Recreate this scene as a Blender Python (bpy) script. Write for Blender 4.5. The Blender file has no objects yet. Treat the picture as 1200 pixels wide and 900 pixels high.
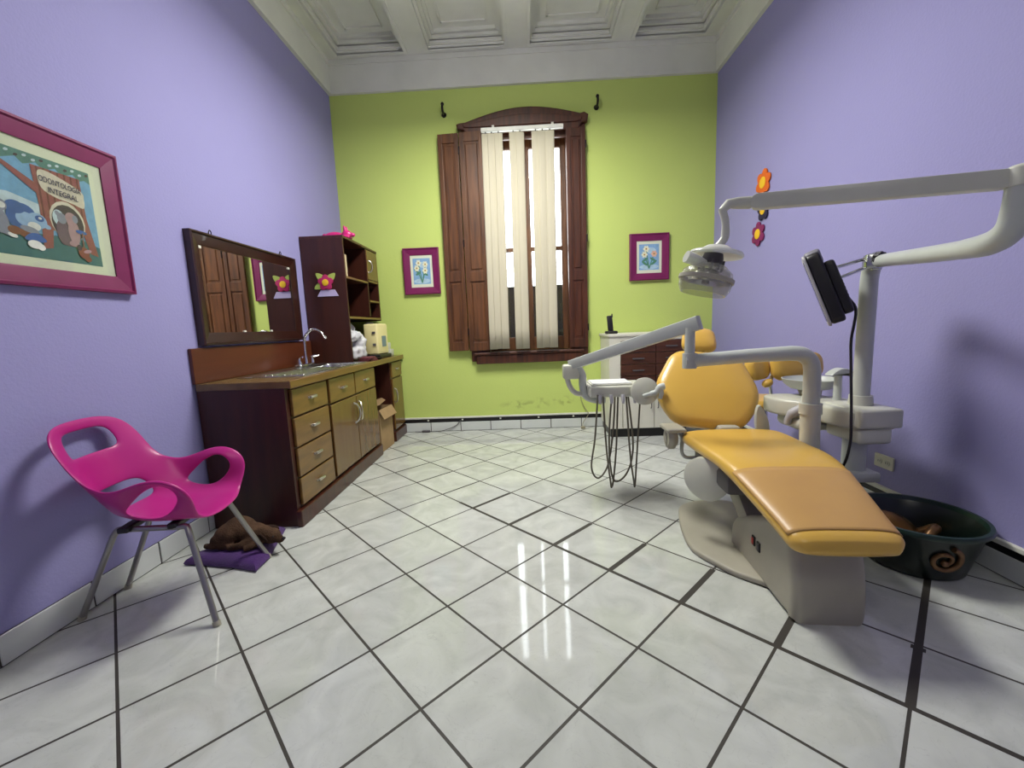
import bpy, bmesh, math, random
from mathutils import Matrix, Vector
random.seed(7)
R = math.radians
scn = bpy.context.scene
COL = scn.collection

# ------------------------------------------------------------------ camera
cam_d = bpy.data.cameras.new('camera')
cam_d.sensor_width = 36.0
cam_d.lens = 496.14 / 1200 * 36
cam_d.clip_start = 0.05
cam = bpy.data.objects.new('camera', cam_d)
COL.objects.link(cam)
scn.camera = cam
PITCH, ROLL, YAW = 0.13492, -0.03976, -0.03463
cy, sy = math.cos(YAW), math.sin(YAW)
fw0 = Vector((sy, cy, 0)); r0 = Vector((cy, -sy, 0)); zz = Vector((0, 0, 1))
fw = fw0 * math.cos(PITCH) - zz * math.sin(PITCH)
up0 = zz * math.cos(PITCH) + fw0 * math.sin(PITCH)
rt = r0 * math.cos(ROLL) + up0 * math.sin(ROLL)
up = up0 * math.cos(ROLL) - r0 * math.sin(ROLL)
cam.matrix_world = Matrix(((rt.x, up.x, -fw.x, 0), (rt.y, up.y, -fw.y, 0), (rt.z, up.z, -fw.z, 1.121), (0, 0, 0, 1)))

# ------------------------------------------------------------------ view, world, lights
vs = scn.view_settings
vs.view_transform = 'Standard'
vs.look = 'None'
vs.exposure = 0.0
vs.gamma = 1.0
vs.use_curve_mapping = False

world = bpy.data.worlds.new('world')
scn.world = world
world.use_nodes = True
bgn = world.node_tree.nodes['Background']
bgn.inputs[0].default_value = (0.93, 0.97, 1.0, 1)
bgn.inputs[1].default_value = 10.0


def area_light(name, loc, sx, sy_, power, color, rot=(0, 0, 0)):
    d = bpy.data.lights.new(name, 'AREA')
    d.shape = 'RECTANGLE'; d.size = sx; d.size_y = sy_
    d.energy = power; d.color = color
    o = bpy.data.objects.new(name, d)
    o.location = loc; o.rotation_euler = rot
    COL.objects.link(o)
    return o


area_light('ceiling_lamp_light', (-0.1, 2.85, 3.22), 0.6, 1.1, 98, (1.0, 0.99, 0.93))
pl_d = bpy.data.lights.new('ceiling_fill_light', 'POINT'); pl_d.energy = 18; pl_d.shadow_soft_size = 0.12; pl_d.color = (1.0, 0.99, 0.93)
pl_o = bpy.data.objects.new('ceiling_fill_light', pl_d); pl_o.location = (-0.1, 2.8, 3.38); COL.objects.link(pl_o)  # added fill light that brightens the ceiling, frieze and upper walls
area_light('rear_fill_light', (0.1, -1.0, 3.4), 0.35, 1.2, 18, (1.0, 0.98, 0.90))  # added fill behind the camera, lifts the ambient level on near surfaces
# the window opening as a portal for the sky's light
o_ = area_light('window_portal', (0.05, 4.72, 1.97), 1.0, 2.3, 1.0, (1, 1, 1), (R(-90), 0, 0))
o_.data.cycles.is_portal = True

# ------------------------------------------------------------------ materials
MATS = {}


def nd(nt, typ, **kw):
    n = nt.nodes.new(typ)
    for k, v in kw.items():
        setattr(n, k, v)
    return n


def mat(name, col, rough=0.5, metal=0.0, noise=0.0, scale=8.0, bump=0.0, bscale=60.0, spec=0.5, stretch=None,
        col2=None, coat=0.0, trans=0.0, alpha=1.0, sheen=0.0):
    """principled material; noise mixes col with col2 (or a slightly darker col) by object-space noise"""
    m = bpy.data.materials.new(name); m.use_nodes = True
    nt = m.node_tree; b = nt.nodes['Principled BSDF']
    b.inputs['Roughness'].default_value = rough
    b.inputs['Metallic'].default_value = metal
    b.inputs['Specular IOR Level'].default_value = spec
    b.inputs['Coat Weight'].default_value = coat
    b.inputs['Transmission Weight'].default_value = trans
    b.inputs['Alpha'].default_value = alpha
    b.inputs['Sheen Weight'].default_value = sheen
    b.inputs['Base Color'].default_value = (*col, 1)
    tc = nd(nt, 'ShaderNodeTexCoord'); mp = nd(nt, 'ShaderNodeMapping')
    nt.links.new(tc.outputs['Object'], mp.inputs[0])
    if stretch:
        mp.inputs['Scale'].default_value = stretch
    if noise > 0:
        n = nd(nt, 'ShaderNodeTexNoise'); n.inputs['Scale'].default_value = scale; n.inputs['Detail'].default_value = 6
        nt.links.new(mp.outputs[0], n.inputs['Vector'])
        rmp = nd(nt, 'ShaderNodeMapRange')
        rmp.inputs[1].default_value = 0.35; rmp.inputs[2].default_value = 0.7; rmp.inputs[4].default_value = noise
        nt.links.new(n.outputs['Fac'], rmp.inputs[0])
        mx = nd(nt, 'ShaderNodeMix', data_type='RGBA')
        mx.inputs['A'].default_value = (*col, 1)
        c2 = col2 or tuple(c * 0.6 for c in col)
        mx.inputs['B'].default_value = (*c2, 1)
        nt.links.new(rmp.outputs[0], mx.inputs['Factor'])
        nt.links.new(mx.outputs['Result'], b.inputs['Base Color'])
    if bump > 0:
        n2 = nd(nt, 'ShaderNodeTexNoise'); n2.inputs['Scale'].default_value = bscale; n2.inputs['Detail'].default_value = 4
        nt.links.new(mp.outputs[0], n2.inputs['Vector'])
        bp = nd(nt, 'ShaderNodeBump'); bp.inputs['Strength'].default_value = bump; bp.inputs['Distance'].default_value = 0.01
        nt.links.new(n2.outputs['Fac'], bp.inputs['Height'])
        nt.links.new(bp.outputs[0], b.inputs['Normal'])
    MATS[name] = m
    return m


def srgb(r, g, b):
    f = lambda c: (c / 255 / 12.92) if c <= 10 else ((c / 255 + 0.055) / 1.055) ** 2.4
    return (f(r), f(g), f(b))


M = {}
M['purple'] = mat('purple_paint', srgb(154, 150, 198), 0.75, noise=0.25, scale=3, col2=srgb(148, 145, 192), bump=0.15, bscale=90, spec=0.2)
M['green'] = mat('green_paint', srgb(196, 213, 118), 0.7, noise=0.35, scale=2.0, col2=srgb(187, 207, 114), bump=0.12, bscale=80, spec=0.25)
M['plaster'] = mat('ceiling_plaster', srgb(226, 227, 216), 0.85, noise=0.5, scale=3.5, col2=srgb(208, 209, 198), bump=0.15, bscale=50, spec=0.15)
M['wall_tile'] = mat('wall_tile', srgb(214, 218, 214), 0.18, noise=0.4, scale=5, col2=srgb(200, 204, 200))
M['grout'] = mat('dark_grout', srgb(70, 66, 62), 0.9)
M['white_trim'] = mat('white_trim_paint', srgb(222, 222, 210), 0.5, noise=0.3, scale=10)
M['dark_wood'] = mat('dark_cherry_wood', srgb(74, 34, 24), 0.32, noise=0.75, scale=5, stretch=(6, 6, 0.6), col2=srgb(46, 20, 14), spec=0.5, coat=0.15)
M['side_wood'] = mat('cabinet_side_wood', srgb(66, 30, 20), 0.4, noise=0.7, scale=4, stretch=(5, 5, 0.6), col2=srgb(46, 20, 14))
M['front_wood'] = mat('honey_brown_wood', srgb(124, 92, 44), 0.3, noise=0.7, scale=4, stretch=(1, 1, 7), col2=srgb(98, 70, 34), coat=0.2)
M['door_wood'] = mat('brown_door_wood', srgb(110, 80, 40), 0.22, noise=0.5, scale=3, stretch=(5, 5, 0.5), col2=srgb(90, 62, 33), coat=0.25)
M['worktop'] = mat('worktop_laminate', srgb(118, 96, 58), 0.22, noise=0.6, scale=14, col2=srgb(84, 66, 40))
M['splash_wood'] = mat('splashback_wood', srgb(92, 46, 26), 0.35, noise=0.6, scale=4, stretch=(6, 0.6, 6), col2=srgb(76, 36, 20), coat=0.1)
M['shutter_wood'] = mat('old_shutter_wood', srgb(106, 66, 36), 0.45, noise=0.9, scale=4, stretch=(8, 8, 0.7), col2=srgb(60, 34, 18))
M['shutter_dark'] = mat('shutter_wood_dark', srgb(84, 42, 22), 0.45, noise=0.9, scale=4, stretch=(8, 8, 0.7), col2=srgb(48, 22, 12))
M['mirror_frame'] = mat('mirror_frame_wood', srgb(50, 22, 15), 0.3, noise=0.6, scale=6, stretch=(5, 1, 5), col2=srgb(38, 16, 12), coat=0.2)
M['mirror'] = mat('mirror_glass', (0.86, 0.86, 0.84), 0.01, metal=1.0)
M['chrome'] = mat('chrome', (0.75, 0.76, 0.77), 0.12, metal=1.0)
M['steel'] = mat('brushed_steel', (0.55, 0.56, 0.55), 0.25, metal=1.0)
M['leg_steel'] = mat('grey_leg_steel', (0.36, 0.35, 0.33), 0.35, metal=0.9)
M['nickel'] = mat('satin_nickel', (0.62, 0.60, 0.54), 0.3, metal=1.0)
M['magenta'] = mat('magenta_plastic', srgb(180, 34, 126), 0.34, spec=0.5)
M['pink_toy'] = mat('pink_vinyl', srgb(206, 40, 120), 0.3)
M['frame_magenta'] = mat('magenta_frame_lacquer', srgb(122, 29, 84), 0.4, noise=0.3, scale=12)
M['mat_board'] = mat('cream_mat_board', srgb(216, 220, 196), 0.8)
M['yellow'] = mat('yellow_vinyl', srgb(214, 172, 78), 0.3, noise=0.35, scale=4, col2=srgb(206, 162, 74), bump=0.05, bscale=180, coat=0.1)
M['yellow_worn'] = mat('worn_leg_cover', srgb(194, 152, 90), 0.38, noise=0.5, scale=6, col2=srgb(182, 140, 86))
M['unit_white'] = mat('cream_enamel', srgb(204, 204, 190), 0.35, noise=0.2, scale=6)
M['unit_grey'] = mat('pale_grey_enamel', srgb(190, 194, 188), 0.35, noise=0.2, scale=6)
M['base_grey'] = mat('warm_grey_plastic', srgb(172, 167, 150), 0.5, noise=0.35, scale=5)
M['dark_grey'] = mat('dark_grey_plastic', srgb(84, 80, 82), 0.5)
M['black'] = mat('black_plastic', srgb(22, 20, 22), 0.4)
M['bezel_grey'] = mat('bezel_grey', srgb(120, 118, 128), 0.45)
M['bezel_light'] = mat('bezel_light', srgb(176, 174, 178), 0.4)
M['screen'] = mat('dark_screen', srgb(14, 14, 16), 0.12)
M['red'] = mat('red_switch', srgb(170, 30, 28), 0.4)
M['hose'] = mat('grey_rubber_hose', srgb(104, 98, 84), 0.5)
M['cable'] = mat('beige_cable', srgb(150, 144, 118), 0.5)
M['tub'] = mat('dark_green_tub', srgb(15, 27, 23), 0.3, noise=0.4, scale=8)
M['tub_rim'] = mat('tub_green_rim', srgb(26, 48, 40), 0.3)
M['bronze'] = mat('bronze_scroll', srgb(120, 88, 58), 0.35, metal=0.6, noise=0.5, scale=40)
M['gold'] = mat('gold_metal', srgb(186, 136, 62), 0.25, metal=1.0, noise=0.5, scale=20)
M['dog'] = mat('brown_dog_fur', srgb(92, 70, 54), 0.95, noise=0.9, scale=14, col2=srgb(54, 40, 31), bump=0.6, bscale=140, spec=0.1)
M['dog_dark'] = mat('dark_dog_fur', srgb(52, 38, 32), 0.95, bump=0.5, bscale=140, spec=0.1)
M['purple_cloth'] = mat('purple_cushion_cloth', srgb(66, 18, 100), 0.9, noise=0.5, scale=20, bump=0.3, bscale=120, sheen=0.3)
M['cab_white'] = mat('white_cabinet_lacquer', srgb(224, 222, 206), 0.4, noise=0.2, scale=6)
M['cab_brown'] = mat('dark_drawer_wood', srgb(84, 46, 30), 0.45, noise=0.8, scale=5, stretch=(0.7, 6, 6), col2=srgb(54, 28, 20))
M['cardboard'] = mat('cardboard', srgb(168, 138, 98), 0.85, noise=0.4, scale=10)
M['cream'] = mat('cream_plastic', srgb(232, 220, 160), 0.45)
M['badge'] = mat('blue_grey_badge', srgb(110, 130, 140), 0.4)
M['paper'] = mat('white_plastic_film', srgb(214, 214, 216), 0.5, noise=0.5, scale=14, col2=srgb(184, 184, 192))
M['maroon_paper'] = mat('maroon_paper', srgb(110, 50, 60), 0.6)
M['book_a'] = mat('cream_book', srgb(206, 190, 150), 0.7)
M['book_b'] = mat('tan_book', srgb(160, 130, 86), 0.7)
M['blind'] = mat('cream_blind_fabric', srgb(198, 191, 168), 0.8, noise=0.35, scale=5, stretch=(30, 30, 0.2), col2=srgb(180, 174, 154), spec=0.2)
M['iron'] = mat('black_iron', srgb(26, 20, 20), 0.5, metal=0.3)
M['orange'] = mat('orange_foam', srgb(222, 104, 30), 0.8)
M['foam_yellow'] = mat('yellow_foam', srgb(236, 190, 40), 0.8)
M['navy'] = mat('navy_foam', srgb(40, 34, 66), 0.8)
M['plum'] = mat('plum_foam', srgb(128, 34, 88), 0.8)
M['leaf'] = mat('lime_foam', srgb(170, 190, 90), 0.8)
M['lilac'] = mat('lilac_foam', srgb(190, 180, 220), 0.8)
M['flower_pink'] = mat('raspberry_foam', srgb(176, 34, 96), 0.8)
M['ivory'] = mat('ivory_switch_plate', srgb(206, 203, 188), 0.45)
M['concrete'] = mat('outside_grey_wall', srgb(66, 58, 52), 0.9, noise=0.5, scale=2)


def glass_mat(name, tint, rough, clear):
    m = bpy.data.materials.new(name); m.use_nodes = True
    nt = m.node_tree; nt.nodes.clear()
    out = nd(nt, 'ShaderNodeOutputMaterial')
    tr = nd(nt, 'ShaderNodeBsdfTransparent'); tr.inputs[0].default_value = (*tint, 1)
    gl = nd(nt, 'ShaderNodeBsdfGlossy'); gl.inputs['Roughness'].default_value = rough
    fr = nd(nt, 'ShaderNodeFresnel'); ge = nd(nt, 'ShaderNodeNewGeometry'); mr = nd(nt, 'ShaderNodeMapRange')
    mr.inputs[3].default_value = 1.45; mr.inputs[4].default_value = 1 / 1.45
    nt.links.new(ge.outputs['Backfacing'], mr.inputs[0]); nt.links.new(mr.outputs[0], fr.inputs[0])
    mx = nd(nt, 'ShaderNodeMixShader')
    nt.links.new(fr.outputs[0], mx.inputs[0]); nt.links.new(tr.outputs[0], mx.inputs[1]); nt.links.new(gl.outputs[0], mx.inputs[2])
    last = mx
    if clear < 1:
        df = nd(nt, 'ShaderNodeBsdfDiffuse'); df.inputs[0].default_value = (0.85, 0.85, 0.82, 1)
        m2 = nd(nt, 'ShaderNodeMixShader'); m2.inputs[0].default_value = 1 - clear
        nt.links.new(mx.outputs[0], m2.inputs[1]); nt.links.new(df.outputs[0], m2.inputs[2]); last = m2
    nt.links.new(last.outputs[0], out.inputs[0])
    return m


M['pane'] = glass_mat('window_glass', (0.95, 0.96, 0.95), 0.02, 1.0)
M['clear_plastic'] = glass_mat('clear_lamp_plastic', (0.86, 0.85, 0.80), 0.08, 0.88)
M['milky_plastic'] = glass_mat('milky_wrap_plastic', (0.9, 0.92, 0.9), 0.15, 0.45)


def frosted():
    m = bpy.data.materials.new('frosted_glass'); m.use_nodes = True
    b = m.node_tree.nodes['Principled BSDF']
    b.inputs['Base Color'].default_value = (0.95, 0.95, 0.95, 1)
    b.inputs['Transmission Weight'].default_value = 1.0
    b.inputs['Roughness'].default_value = 0.35
    b.inputs['IOR'].default_value = 1.2
    return m


M['frosted'] = frosted()

# floor tiles: square lattice turned 45 degrees, thin dark grout, one relaid row with wide grout
TH, TS, TT = 0.788449, 0.329918, 0.335163
U0, V0 = -0.349292, 1.111745


def floor_material():
    m = bpy.data.materials.new('white_floor_tiles'); m.use_nodes = True
    nt = m.node_tree; b = nt.nodes['Principled BSDF']; L = nt.links
    tc = nd(nt, 'ShaderNodeTexCoord')
    sep = nd(nt, 'ShaderNodeSeparateXYZ'); L.new(tc.outputs['Object'], sep.inputs[0])

    def ma(op, a, b_=None, clamp=False):
        n = nd(nt, 'ShaderNodeMath', operation=op); n.use_clamp = clamp
        for i, v in enumerate((a, b_)):
            if v is None: continue
            if isinstance(v, (int, float)): n.inputs[i].default_value = v
            else: L.new(v, n.inputs[i])
        return n.outputs[0]
    x = ma('SUBTRACT', sep.outputs[0], U0); y = ma('SUBTRACT', sep.outputs[1], V0)
    c, s = math.cos(TH), math.sin(TH)
    A = ma('DIVIDE', ma('ADD', ma('MULTIPLY', x, c), ma('MULTIPLY', y, s)), TS)
    B = ma('DIVIDE', ma('SUBTRACT', ma('MULTIPLY', y, c), ma('MULTIPLY', x, s)), TT)
    dA = ma('ABSOLUTE', ma('SUBTRACT', A, ma('ROUND', A)))
    dB = ma('ABSOLUTE', ma('SUBTRACT', B, ma('ROUND', B)))
    base = 0.0142
    # the relaid row: 3 <= A <= 4, beside and across it the grout is wide
    in_row = ma('MULTIPLY', ma('GREATER_THAN', A, 3.0), ma('LESS_THAN', A, 3.97))
    near = ma('LESS_THAN', B, 3.4)
    wB = ma('ADD', base, ma('MULTIPLY', in_row, ma('ADD', 0.008, ma('MULTIPLY', near, 0.014))))
    onA3 = ma('LESS_THAN', ma('ABSOLUTE', ma('SUBTRACT', A, 3.0)), 0.3)
    wA = ma('ADD', base, ma('MULTIPLY', onA3, ma('MULTIPLY', near, 0.014)))
    # another wide joint runs towards the tub
    tubrow = ma('MULTIPLY', ma('MULTIPLY', ma('GREATER_THAN', A, 3.9), ma('LESS_THAN', A, 5.9)), ma('LESS_THAN', ma('ABSOLUTE', ma('ADD', B, 3.0)), 0.3))
    wB = ma('ADD', wB, ma('MULTIPLY', tubrow, 0.02))
    gA = ma('LESS_THAN', dA, wA); gB = ma('LESS_THAN', dB, wB)
    g = ma('MAXIMUM', gA, gB)
    # marbled white, slightly different per tile
    wn = nd(nt, 'ShaderNodeTexWhiteNoise', noise_dimensions='2D')
    cb = nd(nt, 'ShaderNodeCombineXYZ'); L.new(ma('FLOOR', A), cb.inputs[0]); L.new(ma('FLOOR', B), cb.inputs[1])
    L.new(cb.outputs[0], wn.inputs['Vector'])
    n1 = nd(nt, 'ShaderNodeTexNoise'); n1.inputs['Scale'].default_value = 5; n1.inputs['Detail'].default_value = 8; n1.inputs['Distortion'].default_value = 1.5
    L.new(tc.outputs['Object'], n1.inputs['Vector'])
    v = ma('ADD', ma('MULTIPLY', n1.outputs['Fac'], 0.75), ma('MULTIPLY', wn.outputs['Value'], 0.12))
    cr = nd(nt, 'ShaderNodeValToRGB')
    cr.color_ramp.elements[0].position = 0.2; cr.color_ramp.elements[0].color = (*srgb(176, 179, 173), 1)
    cr.color_ramp.elements[1].position = 0.6; cr.color_ramp.elements[1].color = (*srgb(205, 208, 202), 1)
    L.new(v, cr.inputs[0])
    # fine veins
    n2 = nd(nt, 'ShaderNodeTexNoise'); n2.inputs['Scale'].default_value = 7; n2.inputs['Detail'].default_value = 10; n2.inputs['Distortion'].default_value = 3
    L.new(tc.outputs['Object'], n2.inputs['Vector'])
    vein = ma('LESS_THAN', ma('ABSOLUTE', ma('SUBTRACT', n2.outputs['Fac'], 0.5)), 0.004)
    vm = nd(nt, 'ShaderNodeMix', data_type='RGBA'); L.new(ma('MULTIPLY', vein, 0.25), vm.inputs['Factor'])
    L.new(cr.outputs[0], vm.inputs['A']); vm.inputs['B'].default_value = (*srgb(150, 150, 150), 1)
    mx = nd(nt, 'ShaderNodeMix', data_type='RGBA'); L.new(g, mx.inputs['Factor'])
    L.new(vm.outputs['Result'], mx.inputs['A']); mx.inputs['B'].default_value = (*srgb(54, 50, 44), 1)
    L.new(mx.outputs['Result'], b.inputs['Base Color'])
    L.new(ma('ADD', ma('MULTIPLY', g, 0.6), 0.055), b.inputs['Roughness'])
    bp = nd(nt, 'ShaderNodeBump'); bp.inputs['Strength'].default_value = 0.4; bp.inputs['Distance'].default_value = 0.003
    n3 = nd(nt, 'ShaderNodeTexNoise'); n3.inputs['Scale'].default_value = 4; L.new(tc.outputs['Object'], n3.inputs['Vector'])
    L.new(ma('ADD', ma('MULTIPLY', ma('SUBTRACT', 1.0, g), 1.0), ma('MULTIPLY', n3.outputs['Fac'], 0.25)), bp.inputs['Height'])
    L.new(bp.outputs[0], b.inputs['Normal'])
    return m


M['floor'] = floor_material()

# ------------------------------------------------------------------ helpers
ROOTM = {}


def euler(rx=0, ry=0, rz=0):
    return (Matrix.Rotation(rz, 4, 'Z') @ Matrix.Rotation(ry, 4, 'Y') @ Matrix.Rotation(rx, 4, 'X'))


def TR(x, y, z):
    return Matrix.Translation((x, y, z))


def frame(o, x, z):
    """matrix with origin o, local x axis along x, local z axis near z"""
    x = Vector(x).normalized(); z = Vector(z); z = (z - x * z.dot(x)).normalized(); y = z.cross(x)
    return Matrix(((x.x, y.x, z.x, o[0]), (x.y, y.y, z.y, o[1]), (x.z, y.z, z.z, o[2]), (0, 0, 0, 1)))


def spline(pts, n=8, closed=False):
    P = [Vector(p) for p in pts]; out = []
    N = len(P); rng = N if closed else N - 1
    for i in range(rng):
        p0 = P[(i - 1) % N] if closed or i > 0 else P[0] * 2 - P[1]
        p1 = P[i]; p2 = P[(i + 1) % N]
        p3 = P[(i + 2) % N] if closed or i + 2 < N else P[-1] * 2 - P[-2]
        for k in range(n):
            t = k / n
            out.append(0.5 * ((2 * p1) + (p2 - p0) * t + (2 * p0 - 5 * p1 + 4 * p2 - p3) * t * t + (3 * p1 - p0 - 3 * p2 + p3) * t ** 3))
    if not closed: out.append(P[-1])
    return out


class MB:
    def __init__(s):
        s.bm = bmesh.new(); s.mi = 0

    def _grid(s, rings, close_ring=True, cap0=True, cap1=True):
        mi = s.mi
        n = len(rings[0])
        V = [[s.bm.verts.new(p) for p in r] for r in rings]
        for a, b in zip(V, V[1:]):
            for i in range(n if close_ring else n - 1):
                f = s.bm.faces.new((a[i], a[(i + 1) % n], b[(i + 1) % n], b[i])); f.material_index = mi
        if cap0 and n > 2: s.bm.faces.new(list(reversed(V[0]))).material_index = mi
        if cap1 and n > 2: s.bm.faces.new(V[-1]).material_index = mi
        return V

    def box(s, a, b, M_=None, bev=0.0, seg=2):
        """box between corners a and b, optionally through matrix M_"""
        x0, y0, z0 = (min(p, q) for p, q in zip(a, b)); x1, y1, z1 = (max(p, q) for p, q in zip(a, b))
        t = bmesh.new()
        vs_ = [t.verts.new(p) for p in ((x0, y0, z0), (x1, y0, z0), (x1, y1, z0), (x0, y1, z0), (x0, y0, z1), (x1, y0, z1), (x1, y1, z1), (x0, y1, z1))]
        for f in ((3, 2, 1, 0), (4, 5, 6, 7), (0, 1, 5, 4), (1, 2, 6, 5), (2, 3, 7, 6), (3, 0, 4, 7)):
            t.faces.new([vs_[i] for i in f])
        if bev > 0:
            bmesh.ops.bevel(t, geom=t.edges[:], offset=bev, segments=seg, profile=0.5, affect='EDGES')
        s.merge(t, M_)

    def merge(s, t, M_=None):
        if M_ is not None: bmesh.ops.transform(t, matrix=M_, verts=t.verts)
        mp = {v: s.bm.verts.new(v.co) for v in t.verts}
        for f in t.faces:
            nf = s.bm.faces.new([mp[v] for v in f.verts]); nf.material_index = s.mi
        t.free()

    def tube(s, pts, r, n=12, closed=False, caps=True):
        P = [Vector(p) for p in pts]; N = len(P)
        rs = r if isinstance(r, (list, tuple)) else [r] * N
        tang = []
        for i in range(N):
            a = P[(i - 1) % N] if closed or i > 0 else P[0]; b = P[(i + 1) % N] if closed or i < N - 1 else P[-1]
            tang.append((b - a).normalized())
        ref = Vector((0, 0, 1)) if abs(tang[0].z) < 0.9 else Vector((1, 0, 0))
        u = (ref - tang[0] * ref.dot(tang[0])).normalized(); rings = []
        for i in range(N):
            u = (u - tang[i] * u.dot(tang[i])).normalized(); v = tang[i].cross(u)
            rings.append([P[i] + (u * math.cos(2 * math.pi * k / n) + v * math.sin(2 * math.pi * k / n)) * rs[i] for k in range(n)])
        if closed: rings.append(rings[0])
        s._grid(rings, True, caps and not closed, caps and not closed)

    def cyl(s, a, b, r0, r1=None, n=24):
        s.tube([a, b], [r0, r1 if r1 is not None else r0], n)

    def lathe(s, prof, M_=None, n=32):
        """profile of (r, z) spun about local z"""
        rings = []
        for r, z in prof:
            ring = [Vector((max(r, 1e-4) * math.cos(2 * math.pi * k / n), max(r, 1e-4) * math.sin(2 * math.pi * k / n), z)) for k in range(n)]
            if M_ is not None: ring = [M_ @ p for p in ring]
            rings.append(ring)
        if prof[0][0] > 1e-3 and prof[-1][0] > 1e-3:
            rings.append(rings[0]); V_ = s._grid(rings, True, False, False)
            bmesh.ops.remove_doubles(s.bm, verts=V_[0] + V_[-1], dist=1e-6)
        else: s._grid(rings)

    def prism(s, poly, z0, z1, M_=None, bev=0.0, seg=2):
        t = bmesh.new()
        lo = [t.verts.new((p[0], p[1], z0)) for p in poly]; hi = [t.verts.new((p[0], p[1], z1)) for p in poly]
        n = len(poly)
        t.faces.new(list(reversed(lo))); t.faces.new(hi)
        for i in range(n): t.faces.new((lo[i], lo[(i + 1) % n], hi[(i + 1) % n], hi[i]))
        bmesh.ops.recalc_face_normals(t, faces=t.faces)
        if bev > 0:
            es = [e for e in t.edges if abs(e.verts[0].co.z - e.verts[1].co.z) < 1e-6]
            bmesh.ops.bevel(t, geom=es, offset=bev, segments=seg, profile=0.5, affect='EDGES')
        s.merge(t, M_)

    def pillow(s, poly, prof, M_):
        """poly outline in local xy; prof = list of (scale, z): rings"""
        cx = sum(p[0] for p in poly) / len(poly); cy_ = sum(p[1] for p in poly) / len(poly)
        rings = [[M_ @ Vector((cx + (p[0] - cx) * k, cy_ + (p[1] - cy_) * k, z)) for p in poly] for k, z in prof]
        s._grid(rings)

    def ball(s, c, r, M_=None, u=20, v=12):
        t = bmesh.new(); bmesh.ops.create_uvsphere(t, u_segments=u, v_segments=v, radius=1)
        r = r if isinstance(r, (tuple, list)) else (r, r, r)
        m = TR(*c) @ (M_ or Matrix.Identity(4)) @ Matrix.Diagonal((*r, 1))
        s.merge(t, m)

    def build(s, name, m, parent=None, loc=None, smooth=False, subsurf=0, solid=0.0, remesh=0.0, decimate=0):
        bm = s.bm
        bmesh.ops.recalc_face_normals(bm, faces=bm.faces)
        if parent is not None:
            W = ROOTM[parent.name]
        else:
            if loc is None:
                zs = [v.co for v in bm.verts]
                loc = ((min(p.x for p in zs) + max(p.x for p in zs)) / 2, (min(p.y for p in zs) + max(p.y for p in zs)) / 2, min(p.z for p in zs))
            W = TR(*loc)
        bmesh.ops.transform(bm, matrix=W.inverted(), verts=bm.verts)
        me = bpy.data.meshes.new(name)
        bm.to_mesh(me); bm.free()
        for mm in (m if isinstance(m, (list, tuple)) else [m]): me.materials.append(mm)
        if smooth:
            me.polygons.foreach_set('use_smooth', [True] * len(me.polygons))
            try: me.set_sharp_from_angle(angle=R(smooth if smooth is not True else 40))
            except Exception: pass
        o = bpy.data.objects.new(name, me); COL.objects.link(o)
        if parent is not None: o.parent = parent
        else: o.matrix_world = W
        ROOTM[o.name] = W
        if remesh:
            d = o.modifiers.new('remesh', 'REMESH'); d.mode = 'VOXEL'; d.voxel_size = remesh; d.use_smooth_shade = True
            d = o.modifiers.new('smooth', 'SMOOTH'); d.iterations = 5
        if solid:
            d = o.modifiers.new('solid', 'SOLIDIFY'); d.thickness = solid; d.offset = 0
        if subsurf:
            d = o.modifiers.new('sub', 'SUBSURF'); d.levels = subsurf; d.render_levels = subsurf
            if not smooth: me.polygons.foreach_set('use_smooth', [True] * len(me.polygons))
        return o


def tag(o, label=None, cat=None, group=None, kind=None):
    if label: o['label'] = label
    if cat: o['category'] = cat
    if group: o['group'] = group
    if kind: o['kind'] = kind
    return o


def thing(name, loc, label, cat, rz=0.0, group=None, kind=None):
    o = bpy.data.objects.new(name, None); COL.objects.link(o)
    o.empty_display_size = 0.1
    W = TR(*loc) @ Matrix.Rotation(rz, 4, 'Z'); o.matrix_world = W
    ROOTM[o.name] = W
    return tag(o, label, cat, group, kind)


def circle(r, n=24, cx=0, cy_=0, sx=1, sy_=1):
    return [(cx + r * sx * math.cos(2 * math.pi * k / n), cy_ + r * sy_ * math.sin(2 * math.pi * k / n)) for k in range(n)]


def rrect(x0, y0, x1, y1, r, n=5):
    out = []
    for cx, cy_, a0 in ((x1 - r, y1 - r, 0), (x0 + r, y1 - r, 90), (x0 + r, y0 + r, 180), (x1 - r, y0 + r, 270)):
        for k in range(n + 1):
            a = R(a0 + 90 * k / n); out.append((cx + r * math.cos(a), cy_ + r * math.sin(a)))
    return out


def smooth_poly(pts, n=6):
    return [(p.x, p.y) for p in spline([(x, y, 0) for x, y in pts], n, True)]


# ------------------------------------------------------------------ room shell
XL, XR, YB, YF = -1.888, 1.974, 4.568, -2.6
ZW, ZC, ZT = 3.492, 3.80, 4.02       # top of paint, ceiling beams' underside, top of everything
OX0, OX1, OZ0, OZ1 = -0.44, 0.54, 0.84, 3.10   # window opening

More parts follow.
